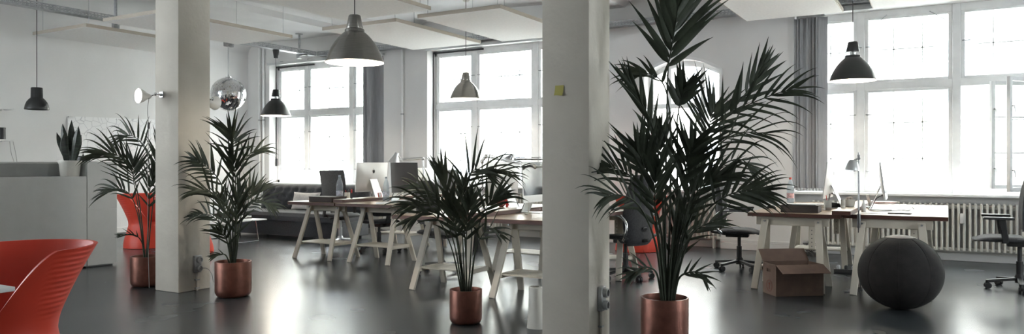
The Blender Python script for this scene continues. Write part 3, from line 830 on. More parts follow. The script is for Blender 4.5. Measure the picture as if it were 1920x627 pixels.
# sofa with cushions, coffee table
sx0, sx1 = -11.05, -8.55; YS = 9.0
t = thing('sofa', 'dark grey tufted sofa with low seat under the far left window', 'sofa', ((sx0 + sx1) / 2, YS, 0))
W_ = (sx1 - sx0) / 2
MB().box2((-W_ + .03, .05, .045), (W_, .86, .30), .02, 2).build('sofa_base', 'sofa', t)
def seatf(u, v, off):
    x = -W_ + .0 + 2 * W_ * u; y = .0 + .70 * v
    e = min(u, 1 - u) * 2 * W_; g = min(v, 1 - v) * .7
    rd = min(1, e / .06) ** .5 * min(1, g / .06) ** .5
    return V((x, y, .30 + (off and .145 * (.55 + .45 * rd))))
MB().sheet(lambda u, v, o: seatf(u, v, o), 60, 16, 1.0).build('seat_cushion', 'sofa', t)
bx0 = wx(486, YS + .75) - (sx0 + sx1) / 2
ZB0, ZB1 = .42, .90; btn = []
def backf(u, v, off):
    x = bx0 + (W_ - bx0) * u; z = ZB0 + (ZB1 - ZB0) * v
    if off == 0: return V((x, .90, .16 + (ZB1 - .16) * v - .10 * (max(0, abs(u - .5) * 2 - .85) / .15) ** 2 * v))
    sc = .19; row = z / .14; d = 9
    d = min(math.hypot((x - bx) / .055, (z - bz) / .05) for bx, bz in btn) if btn else 9
    dim = .035 * math.exp(-d * d)
    edge = min(1, min(v, 1 - v) * 6, min(u, 1 - u) * 18) ** .5
    return V((x, .80 + .06 * v - .10 * edge + dim + .01, z - .10 * (max(0, abs(u - .5) * 2 - .85) / .15) ** 2 * v))
for j in range(3):
    k = 0; x = bx0 + .16 + (.10 if j % 2 else 0)
    while x < W_ - .1: btn.append((x, ZB0 + .13 + j * .12)); x += .2
MB().sheet(backf, 90, 26, 1.0).build('sofa_backrest', 'sofa', t)
bt = MB()
for bx, bz in btn: bt.ball((bx, backf((bx - bx0) / (W_ - bx0), (bz - ZB0) / (ZB1 - ZB0), 1).y - .001, bz), .012, 8, 6)
bt.build('button', 'sofa', t)
for x in (-W_ + .12, W_ - .12):
    for y in (.14, .78): MB().lathe([(0, 0), (.022, 0), (.026, .05), (0, .05)], 14, (x, y, 0)).build('leg', 'black', t)
def cushion(label, c, w, h, rz, tilt, thick=.14):
    t = thing('sofa_cushion', label, 'cushion', c, rz, group='pale cushions on the sofa')
    R = Matrix.Rotation(math.radians(-tilt), 3, 'X')
    def f(u, v, off):
        a, b = 2 * u - 1, 2 * v - 1
        pin = 1 - .10 * (1 - abs(a) ** 2) * (abs(b) ** 2) ; pin2 = 1 - .10 * (1 - abs(b) ** 2) * (abs(a) ** 2)
        th = thick / 2 * (max(0, (1 - a ** 2)) * max(0, (1 - b ** 2))) ** .45 + .004
        th *= 1 + .10 * math.sin(a * 5 + b * 3)
        return R @ V((a * w / 2 * pin2, (th if off else -th), h / 2 + b * h / 2 * pin))
    MB().sheet(f, 26, 20, 1).build('cushion_cover', 'linen', t, angle=80)
    return t
c1 = onY(570, 394, YS + .50); cushion('cream linen cushion leaning on the sofa back beside the far desk', (c1.x, YS + .50, .455), .64, .32, 0, 14)
c2 = onY(462, 394, YS + .42); cushion('white cushion at the bare left end of the sofa seat', (c2.x, YS + .42, .455), .40, .42, math.radians(-12), 8)
# coffee table
cq = gp(487, 453)
t = thing('coffee_table', 'low coffee table with white top and chrome wire legs before the sofa', 'coffee table', (cq.x - .50, cq.y - .22, 0))
MB().box2((-.55, -.28, .345), (.58, .30, .365), .006, 2).build('tabletop', 'white', t)
for sx in (-.48, .48):
    MB().tube(spline([(sx * .95, -.20, .345), (sx * 1.0, -.23, .05)], 6) + spline([(sx, -.235, .02), (sx, -.21, .010), (sx, .19, .010), (sx, .215, .02)], 8) + spline([(sx, .21, .05), (sx * .95, .18, .345)], 6), .010, 8).build('leg', 'chrome', t)
tt = V((cq.x - .50, cq.y - .22, .365))
t = thing('magazine_stack', 'small stack of magazines on the low coffee table', 'magazines', (tt.x + .24, tt.y + .05, .365), .2)
for i in range(4): MB().box((0.01 * math.sin(i * 2), .008 * i, .006 + i * .012), (.28 - i * .01, .21, .011), Matrix.Rotation(.1 * math.sin(i * 3), 3, 'Z'), .001).build('magazine', ('paper', 'darkbox', 'stoneware', 'paper')[i], t)
t = thing('serving_bowl', 'dark bowl on the left half of the low coffee table', 'bowl', (tt.x - .14, tt.y - .02, .365))
MB().lathe([(0, 0), (.05, 0), (.06, .01), (.12, .065), (.13, .08), (.12, .08), (.05, .02), (0, .018)], 28).build('bowl_body', 'darkbox', t)

# lamps and sockets on the left pillar
def sconce(label, base, nrm, head, face, lit):
    t = thing('wall_lamp', label, 'wall lamp', base)
    b, hd, n = V(base), V(head) - V(base), V(nrm)
    q = n.to_track_quat('Z', 'Y').to_matrix()
    MB().lathe([(0, 0), (.032, 0), (.032, .008), (.012, .014), (.012, .045), (0, .045)], 20, (0, 0, 0), q).box(V((0, 0, 0)) + n * .006, (.06, .06, .012), q, .003).build('wall_mount', 'chrome', t)
    f = V(face).normalized()
    bk = hd - f * .09
    MB().tube([n * .04, n * .075, bk * .6 + n * .03, bk], .008, 8).ball(n * .07, .018, 10, 8).ball(bk, .02, 10, 8).build('lamp_arm', 'chrome', t)
    Q = f.to_track_quat('Z', 'Y').to_matrix()
    MB().lathe([(0, -.09), (.025, -.088), (.03, -.06), (.05, -.04), (.066, -.01), (.072, .02), (.071, .02), (.064, -.008), (.045, -.035), (0, -.05)], 32, hd, Q).build('lamp_shade', 'lampwhite', t)
    MB().lathe([(0, .012), (.055, .008), (.066, .0)], 28, hd, Q).build('light_bulb', emit('spot_glow', (1, .95, .86), 6) if lit else 'lampwhite', t)
    return t
base = V((-6.70, PA[1], 1.25 + 133 * 7.3 / FPX))
hd = atD(263, 180, 7.25)
t = sconce('round spot lamp, switched on, arm fixed to the left face of the left pillar', base, (0, -1, 0), hd, (-FWD + RIGHT * -.75), True)
hb = hd - base
c = spline([hb + V((.09, .03, -.02)), hb + V((.10, .01, -.15)), hb + V((.10, .02, -.33)), hb + V((.115, .0, -.8)), hb + V((.12, .0, -1.4)), hb + V((.14, .0, -1.85))], 30)
MB().tube(c, .0028, 6).build('lamp_cable', 'cable', t)
MB().box(hb + V((.10, .02, -.29)), (.022, .018, .065), None, .005).build('cable_switch', 'black', t)
LL = bpy.data.lights.new('spot_lamp_light', 'SPOT'); LL.energy = 6; LL.spot_size = 1.9; LL.shadow_soft_size = .05; LL.color = (1, .93, .82)
lo = bpy.data.objects.new('spot_lamp_light', LL); COL.objects.link(lo); fdir = (-FWD + RIGHT * -.75).normalized(); lo.location = hd + fdir * .04; lo.rotation_euler = fdir.to_track_quat('-Z', 'Y').to_euler()
bb = V((PA[2] - .06, PA[3], 1.25 + 124 * 7.62 / FPX))
h2 = atD(402, 193, 7.75)
sconce('round spot lamp seen from behind at the right of the left pillar', bb, (0, 1, 0), h2, (FWD * .9 + RIGHT * .3 + UP * -.1), False)
def sockets(label, loc, cable=False):
    t = thing('wall_socket', label, 'socket', loc)
    MB().box2((0, -.04, -.085), (.035, .04, .085), .006).build('socket_box', 'steel', t)
    for z in (.042, -.042):
        o = MB().lathe([(0, .03), (.031, .03), (.033, .055), (.03, .066), (.022, .066), (.02, .05), (0, .05)], 24, (0, 0, z), Matrix.Rotation(math.pi / 2, 3, 'Y')).build('outlet', 'steel', t)
    MB().tube([(.012, 0, -.085), (.012, 0, -loc[2] + .0)], .011, 10).build('conduit', 'pillar', t)
    MB().box2((0, -.022, -loc[2] * .62), (.026, .022, -loc[2] * .62 + .012)).box2((0, -.022, -loc[2] * .93), (.026, .022, -loc[2] * .93 + .012)).build('conduit_clip', 'steel', t)
    if cable:
        MB().tube(spline([(.06, 0, -.04), (.09, .06, -.05), (.07, .13, -.12), (.08, .14, -.20), (.05, .20, -.26), (.09, .15, -.30), (.05, .17, -.36), (.08, .13, -.395)], 40), .004, 6).build('plug_cable', 'cable', t)
    return t
s1 = onX(368, 495, PA[2]); sockets('steel twin socket low on the left pillar with a loose cable', (PA[2], s1.y, s1.z), True)
s2 = onX(1124, 560, PB[2]); sockets('steel twin socket low on the right pillar', (PB[2], s2.y, s2.z))
n1 = onY(1048.5, 170, PB[1])
t = thing('sticky_note', 'yellow sticky note on the front face of the right pillar', 'sticky note', (n1.x, PB[1] - .0015, n1.z))
MB().sheet(lambda u, v, o: V(((u - .5) * .066 + .004 * v, -.001 - .014 * (1 - v) ** 2 - o, (v - .5) * .070 + .002 * math.sin(u * 6) * (1 - v))), 8, 8, .0006).build('note_paper', 'yellow', t)
# ================================================================== DESKS
HD = .76
def trestle(parent, x, y):
    t = MB().box2((x - .35, y - .022, .63), (x + .35, y + .022, .72), .004).build('trestle', 'trestle', parent)
    for sx in (-1, 1):
        for sy in (-1, 1):
            MB().bar((x + sx * .315, y + sy * .275, 0), (x + sx * .255, y + sy * .045, .69), .065, .026, Vector((1, 0, 0)), .003).build('leg', 'trestle', t)
    s = MB()
    for k in range(7):
        yy = y - .17 + k * .34 / 6
        s.box2((x - .27, yy - .020, .205), (x + .27, yy + .020, .22), .002)
    s.box2((x - .295, y - .215, .180), (x - .255, y + .215, .222), .003); s.box2((x + .255, y - .215, .180), (x + .295, y + .215, .222), .003)
    s.build('slatted_shelf', 'trestle', t)
    for sx in (1,):
        p = MB().box2((x + sx * .19 - .03, y - .012, .40), (x + sx * .19 + .03, y + .012, .64), .003)
        p.build('height_post', 'trestle', t)
        h = MB()
        for k in range(5): h.tube([(x + sx * .19, y - .0135, .43 + k * .04), (x + sx * .19, y + .0135, .43 + k * .04)], .005, 10)
        h.build('peg_hole', 'black', t)
    b = MB()
    for sx in (-1, 1):
        for zz in (.675,): b.tube([(x + sx * .257, y - .075, zz), (x + sx * .257, y + .07, zz)], .010, 10)
    b.build('bolt', 'steel', t)
def desk(x0, x1, y0, y1, ty, label, cx=None):
    c = ((x0 + x1) / 2, y0, 0)
    t = thing('trestle_desk', label, 'desk', c, group='wooden desks on cream trestles')
    hw = (x1 - x0) / 2
    MB().box2((-hw, 0, .72), (hw, y1 - y0, HD), .003).build('tabletop', 'wood', t)
    e = MB().box2((-hw - .0012, -.0015, .722), (hw + .0012, .003, HD - .003)).box2((-hw - .0012, .003, .722), (-hw + .003, y1 - y0, HD - .003)).box2((hw - .003, .003, .722), (hw + .0012, y1 - y0, HD - .003))
    e.build('edge_band', 'wood_edge', t)
    for y in ty: trestle(t, (cx - c[0]) if cx else 0, y - y0)
    return t
def midboard(x0, x1, y0, y1, label):
    t = thing('cable_board', label, 'board', ((x0 + x1) / 2, y0, HD), group='raised boards between desk pairs')
    hw = (x1 - x0) / 2
    MB().box2((-hw, 0, .0), (hw, y1 - y0, .042), .003).build('board_top', 'wood', t)
    MB().box2((-hw - .0012, -.0015, .002), (hw + .0012, .003, .039)).box2((hw - .003, 0, .002), (hw + .0012, y1 - y0, .039)).box2((-hw - .0012, 0, .002), (-hw + .003, y1 - y0, .039)).build('edge_band', 'wood_edge', t)
# right pair
desk(-1.775, -.90, 7.90, 10.40, (8.02, 9.95), 'desk on the right with cardboard box underneath and a dark box on top', cx=-1.36)
desk(-.885, .012, 8.06, 10.40, (8.12, 9.95), 'rightmost desk, above the big dark ball, with a bare right corner', cx=-.46)
midboard(-.965, -.80, 7.86, 10.38, 'narrow raised board between the two right desks, carrying small pots')
# far pair
desk(-7.59, -6.76, 7.13, 9.55, (7.47, 9.05), 'far desk nearest the sofa, with black office chair at its left', cx=-7.22)
desk(-6.75, -5.83, 7.14, 9.55, (7.52, 9.10), 'far desk under the black monitor, right of the one by the sofa', cx=-6.30)
midboard(-6.84, -6.68, 7.20, 9.50, 'narrow raised board between the two far desks with the aluminium computer')
# near pair
desk(-4.69, -3.83, 5.75, 8.20, (6.24, 7.80), 'middle desk directly behind the small palm in the copper pot', cx=-4.30)
desk(-3.815, -2.98, 5.78, 8.20, (6.24, 7.80), 'desk half hidden behind the right pillar, with silver desk lamps', cx=-3.36)
midboard(-3.90, -3.73, 5.86, 8.18, 'narrow raised board between the two middle desks beside the right pillar')

# ================================================================== COMPUTERS
def apple(mb, s, y):
    pts = []
    for i in range(48):
        a = math.radians(90 - i * 7.5); x, z = math.cos(a), math.sin(a)
        r = 1.0
        if z > 0: r = 1 - .20 * math.exp(-((a - math.pi / 2) / .35) ** 2)
        else: r = 1 - .10 * math.exp(-(((a + math.pi / 2 + math.pi) % (2 * math.pi) - math.pi) / .3) ** 2)
        X = x * .88 * r * (1 - .10 * max(0, -z)); Z = z * r * .98
        d = math.hypot(X - 1.02, Z - .12)
        if d < .46: X -= (.46 - d) * .95
        pts.append((X * s, Z * s))
    f = lambda u, v, d: V((u, d, v))
    mb.prism(pts, f, y, y + .0015)
    lf = [(0.02, 1.02), (.05, 1.28), (.22, 1.50), (.42, 1.56), (.40, 1.34), (.26, 1.12)]
    mb.prism([(a * s, b * s) for a, b in lf], f, y, y + .0015)
# local axes: screen looks towards -Y, back towards +Y
def computer(loc, rz, label, tilt=4, scale=1.0, chin=.072):
    t = thing('desktop_computer', label, 'computer', loc, rz, group='aluminium desktop computers', scale=scale)
    T = Matrix.Translation((0, 0, .115)) @ Matrix.Rotation(math.radians(-tilt), 4, 'X')
    w, h = .325, .405
    def face(u, v, off):
        a, b = 2 * u - 1, 2 * v - 1
        x = a * w; z = h / 2 + b * h / 2
        bulge = .028 * (1 - abs(a) ** 3) * (1 - abs(b) ** 3)
        return T @ V((x, (.012 + bulge) if off else 0, z))
    MB().sheet(face, 24, 18, 1).build('computer_body', 'imac', t, angle=45)
    sc = MB()
    sc.bm.faces.new([sc.bm.verts.new(T @ V(p)) for p in ((-w + .002, -.0015, chin), (w - .002, -.0015, chin), (w - .002, -.0015, h - .002), (-w + .002, -.0015, h - .002))])
    so = sc.build('screen', 'glassblack', t)
    lg = MB(); apple(lg, .026, .0395)
    for v in lg.bm.verts: v.co = T @ (v.co + V((0, 0, h * .70)))
    lg.build('logo', 'lampblack', t)
    st = MB()
    path = spline([(0, .042, .30), (0, .10, .165), (0, .165, .02), (0, .172, .006), (0, .15, .004), (0, .04, .004), (0, -.05, .004)], 40)
    n = len(path)
    ring = []
    for i, p in enumerate(path):
        tg = (path[min(n - 1, i + 1)] - path[max(0, i - 1)]).normalized(); nr = V((1, 0, 0)).cross(tg).normalized()
        k = min(1, i / (n * .55)); hw = .075 + .020 * k
        ring.append([st.bm.verts.new(p + V((sx * hw, 0, 0)) + nr * sn * .004) for sx, sn in ((-1, -1), (1, -1), (1, 1), (-1, 1))])
    for A, B in zip(ring, ring[1:]):
        for k in range(4): st.bm.faces.new((A[k], A[(k + 1) % 4], B[(k + 1) % 4], B[k]))
    st.bm.faces.new(ring[0][::-1]); st.bm.faces.new(ring[-1])
    st.build('stand', 'alu', t)
    cb = MB().tube(spline([T @ V((-.10, .035, .05)), (-.12, .10, .12), (-.14, .14, .03), (-.2, .16, .005)], 14), .004, 6)
    cb.box(T @ V((-.10, .036, .05)), (.035, .012, .018), None, .003)
    cb.build('cable', 'blackcable', t)
    return t
def monitor(loc, rz, label, w=.56, h=.38, mat_='glassblack', back='black', group=None):
    t = thing('monitor', label, 'monitor', loc, rz)
    MB().box2((-w / 2, 0, .10), (w / 2, .035, .10 + h), .008, 2).build('monitor_housing', back, t)
    m = MB(); m.bm.faces.new([m.bm.verts.new(p) for p in ((-w / 2 + .014, -.0015, .118), (w / 2 - .014, -.0015, .118), (w / 2 - .014, -.0015, .10 + h - .014), (-w / 2 + .014, -.0015, .10 + h - .014))])
    m.build('screen', mat_, t)
    MB().box2((-.04, .035, .02), (.04, .075, .30), .006).box2((-.13, -.06, 0), (.13, .14, .015), .006, 2).build('stand', back, t)
    return t
def deskpt(px_, d): p = atD(px_, HOR, d); return V((p.x, p.y, 0))
R90 = math.pi / 2
# rz: screen towards -Y locally.  rz = -90deg -> screen looks to -X ; rz = +90deg -> screen looks to +X
q = deskpt(699, 10.45); computer((-6.98, q.y + .02, HD), -R90, 'aluminium computer seen from behind on the far desk, next to a water bottle')
computer((-6.28, 7.98, HD), R90 + .075, 'computer with black screen towards the camera on the far desk, right of the aluminium back', tilt=3, chin=.004)
computer((-4.15, 6.93, HD), -R90, 'aluminium computer seen from behind on the middle desk, left of the right pillar', tilt=4)
computer((-3.56, 6.70, HD), R90, 'computer with dark screen cut off by the right pillar, on the middle desk')
computer((-1.17, 9.10, HD), -R90 - .03, 'thin computer in profile on the right, screen turned left', tilt=7)
computer((-.56, 9.05, HD), R90 + .03, 'thin computer in profile on the rightmost desk, screen turned right', tilt=7)
monitor((-6.46, 9.25, HD), R90, 'small dark monitor on the far desk behind the grey office chair', .50, .32, 'lampblack', 'steel')
monitor((-7.02, 9.30, HD), -R90 + .2, 'pale framed monitor behind the small dark monitor on the far desk', .52, .34, 'lampblack', 'stoneware')

# ================================================================== OFFICE CHAIRS (local: sitter looks towards +X)
def office_chair(loc, rz, label, arms='loop', back_h=.62, seat_z=.48, backmat='fabric', basemat='black', tall=True, scale=1.0, square=False, zlow=None):
    t = thing('office_chair', label, 'office chair', loc, rz, group='black office chairs', scale=scale)
    # five star base with castors
    b = MB(); b.lathe([(0, .065), (.04, .065), (.045, .13), (.032, .15), (0, .15)], 20)
    for k in range(5):
        a = 2 * math.pi * k / 5 + .3; d = V((math.cos(a), math.sin(a), 0))
        b.bar(d * .03 + UP * .105, d * .30 + UP * .075, .045, .028, V((-d.y, d.x, 0)), .006)
        b.tube([d * .295 + UP * .085, d * .295 + UP * .05], .012, 8)
    bo_ = b.build('star_base', basemat, t)
    for k in range(5):
        a = 2 * math.pi * k / 5 + .3; d = V((math.cos(a), math.sin(a), 0)); s = V((-d.y, d.x, 0)); c = d * .30 + UP * .030 - d * .012
        w = MB()
        for o in (-.016, .016): w.tube([c + s * (o - .010), c + s * (o + .010)], .030, 16)
        w.box(c + UP * .012, (.03, .012, .04), None, .003)
        w.build('castor', 'black', bo_)
    MB().tube([(0, 0, .12), (0, 0, .28)], .030, 16).tube([(0, 0, .28), (0, 0, seat_z - .06)], .020, 14).build('gas_column', 'black' if basemat == 'black' else basemat, t)
    MB().box((-.02, 0, seat_z - .075), (.26, .17, .05), None, .012, 2).box((-.22, 0, seat_z - .06), (.22, .06, .03), Matrix.Rotation(.15, 3, 'Y'), .006).tube([(.03, -.08, seat_z - .075), (.05, -.22, seat_z - .08)], .007, 8).build('tilt_mechanism', 'black', t)
    def sf(u, v, off):
        a, bb = 2 * u - 1, 2 * v - 1
        rr = (abs(a) ** 4 + abs(bb) ** 4) ** .25; k = 1.0
        m = max(abs(a), abs(bb)); q = m / rr if rr > 1e-6 else 1
        x = .01 + a * .24 * (q * .75 + .25); y = bb * .245 * (q * .75 + .25)
        top = seat_z - .015 * a * a * (a > 0) * 2 + .012 * abs(bb) ** 2 - .03 * max(abs(a), abs(bb)) ** 8
        return V((x, y, top if off else seat_z - .055 + .02 * max(abs(a), abs(bb)) ** 6))
    MB().sheet(sf, 20, 20, 1).build('seat', 'fabric', t, angle=60)
    zb = zlow if zlow else seat_z + .06
    def bf(u, v, off):
        a = 2 * u - 1
        wv = (.205 + .03 * math.sin(v * math.pi) - .035 * v ** 3) * (1 - .18 * max(0, (v - .9) / .1) ** 2) * (1 - .22 * max(0, (.1 - v) / .1) ** 2)
        if square: wv = (.205 + .02 * v) * (1 - .05 * max(0, (v - .95) / .05) ** 2)
        x = -.215 - .10 * v + .05 * math.sin(v * 2.6) + .045 * a * a
        z = zb + back_h * v
        th = .045 * (1 - abs(a) ** 6) ** .5 * (1 - abs(2 * v - 1) ** 10) ** .5 + .006
        return V((x - (0 if off else th), a * wv, z))
    MB().sheet(bf, 16, 24, 1).build('backrest', backmat, t, angle=60)
    MB().bar((-.20, 0, seat_z - .06), (-.275, 0, zb + .20), .07, .02, V((0, 1, 0)), .006).build('back_support', 'black', t)
    for s in (-1, 1):
        y = s * .27
        if arms == 'loop':
            p = spline([(-.17, y - s * .04, seat_z - .045), (-.235, y, seat_z + .02), (-.25, y, seat_z + .12), (-.19, y, seat_z + .205), (-.08, y, seat_z + .225), (.14, y, seat_z + .225)], 30)
            a_ = MB().tube(p, .015, 10); a_.build('armrest', 'chrome' if basemat != 'plain' else 'black', t)
            MB().box((.03, y, seat_z + .238), (.24, .05, .022), None, .009, 2).build('arm_pad', 'black', t)
        elif arms == 'T':
            MB().bar((-.02, y - s * .05, seat_z - .05), (-.02, y, seat_z - .04), .05, .02, V((1, 0, 0))).bar((-.03, y, seat_z - .05), (.0, y, seat_z + .18), .055, .026, V((1, 0, 0)), .005).build('armrest', 'black', t)
            MB().box((.03, y, seat_z + .19), (.26, .085, .026), None, .012, 2).build('arm_pad', 'black', t)
    return t
q = atD(1912, HOR, 7.5); ch = office_chair((q.x, q.y, 0), aim(-60), 'black office chair cut off by the right edge, facing the rightmost desk', 'T', .62, .53)
for o in ch.children:
    if o.name.split('.')[0] in ('seat', 'backrest', 'armrest', 'arm_pad', 'back_support'): o.location.x = .16
q = gp(1386, 506); office_chair((q.x, q.y, 0), math.radians(8), 'black office chair with chrome loop arms left of the right desks, under the arched window', 'loop', .56, .49)
q = gp(1173, 523); office_chair((q.x, q.y, 0), aim(-40), 'tall black office chair between the right pillar and the tall palm', 'loop', .76, .49, zlow=.38)
office_chair((-8.10, 8.68, 0), math.radians(-14), 'black office chair between the sofa and the far desk', 'T', .60, .50, basemat='alu', square=True)
q = gp(829, 512); office_chair((q.x - .02, q.y + .02, 0), math.radians(2), 'grey backed office chair with dark arm pads behind the middle desk', 'T', .50, .50)
office_chair((-7.05, 8.35, 0), math.radians(165), 'black office chair pushed under the far desks between the trestles', 'none', .12, .46)

# ================================================================== PALMS
def frond(parent, pts, n, L, W, f0=.3, ang=58, droop=.35, nrm=None, rad=.006, seed=0, tipang=22, fold=.16, col='leaf'):
    rng = random.Random(seed)
    P = spline(pts, 48); m = MB()
    N = len(P)
    rr = [rad * (1.15 - .85 * i / N) for i in range(N)]
    m.tube(P, rr, 6)
    for k in range(n):
        f = f0 + (1 - f0) * (k / (n - 1)) ** .85
        for s in (-1, 1):
            ff = min(.999, f + rng.uniform(-.012, .012)); i = min(N - 2, int(ff * (N - 1)))
            p = P[i].lerp(P[i + 1], ff * (N - 1) - i)
            t = (P[min(N - 1, i + 2)] - P[max(0, i - 2)]).normalized()
            nn = nrm if nrm else -FWD
            sd = t.cross(nn); sd = sd.normalized() if sd.length > 1e-4 else t.orthogonal()
            up_ = sd.cross(t).normalized()
            u = (f - f0) / (1 - f0)
            a = math.radians(ang + (tipang - ang) * u + rng.uniform(-6, 6))
            ln = L * (.62 + .62 * math.sin((.18 + .72 * u) * math.pi) ** .8 - .10) * rng.uniform(.86, 1.1) * (1 if u < .85 else .8)
            d = (t * math.cos(a) + sd * s * math.sin(a) + up_ * rng.uniform(-.10, .22)).normalized()
            SEG = 9; vs = []
            q = p.copy(); dd = d.copy(); st = ln / SEG
            wn = dd.cross(up_).normalized()
            tw = rng.uniform(-.5, .5)
            for j in range(SEG + 1):
                w = j / SEG
                wid = W * max(.0, math.sin(math.pi * min(1, .07 + .93 * w ** .54))) + .0008
                wn = dd.cross(up_); wn = wn.normalized() if wn.length > 1e-4 else wn
                wv = (wn * math.cos(tw) + up_ * math.sin(tw))
                cn = dd.cross(wv).normalized()
                vs.append((m.bm.verts.new(q + wv * wid / 2 + cn * wid * fold), m.bm.verts.new(q), m.bm.verts.new(q - wv * wid / 2 + cn * wid * fold)))
                q = q + dd * st
                dr = droop * max(0, (j + 1) / SEG - .18) ** 1.2 * st * 11
                dd = (dd + V((0, 0, -1)) * dr * (.35 + .65 * (1 - abs(dd.z)))).normalized()
            for A, B in zip(vs, vs[1:]):
                m.bm.faces.new((A[0], A[1], B[1], B[0])); m.bm.faces.new((A[1], A[2], B[2], B[1]))
    return m.build('frond', col, parent, angle=80)
def planter(t, R, H, mat_='copper'):
    MB().lathe([(0, 0), (R * .72, 0), (R * .90, H * .035), (R * .985, H * .12), (R, H * .22), (R, H * .985), (R * .985, H), (R * .94, H), (R * .93, H * .98), (R * .93, H * .80), (0, H * .80)], 56).build('plant_pot', mat_, t, angle=50)
    MB().sheet(lambda u, v, o: V((R * .92 * v * math.cos(u * 2 * math.pi), R * .92 * v * math.sin(u * 2 * math.pi), H * .86 + .012 * math.sin(u * 19 + v * 11) * v)), 36, 6).build('soil', 'soil', t)
NSC = .74
def palm(px_, d0, R, H, label, specs, rad=.006, dens=.88, seed=1, mat_='copper'):
    o = atD(px_, HOR, d0); o.z = 0
    t = thing('potted_palm', label, 'potted plant', o, group='palms in copper pots')
    planter(t, R, H, mat_)
    for k, s in enumerate(specs):
        dd = s.get('dd', 0); pts = s['p']; n = len(pts); W3_ = []
        for i, (x, y) in enumerate(pts):
            W3_.append(atD(x, y, d0 + dd * (i / (n - 1)) ** 1.3 + (s.get('b', 0) * (1 - i / (n - 1)))) - o)
        W3_[0].z = H * .84
        kw = {k2: v for k2, v in s.items() if k2 not in ('p', 'dd', 'b', 'nr')}
        nr = s.get('nr')
        nrm = (-FWD + (RIGHT * nr[0] + UP * nr[1] if nr else V((0, 0, 0)))).normalized()
        kw['n'] = max(6, round(kw['n'] * dens)); kw['W'] *= .80; kw['L'] *= 1.10; kw['droop'] *= (2.3 if s.get('nr') else 1.3) * (1.0 if R > .157 and H > .36 else 1.45)
        frond(t, W3_, nrm=nrm, rad=rad, seed=seed * 100 + k, **kw)
    return t
D = dict
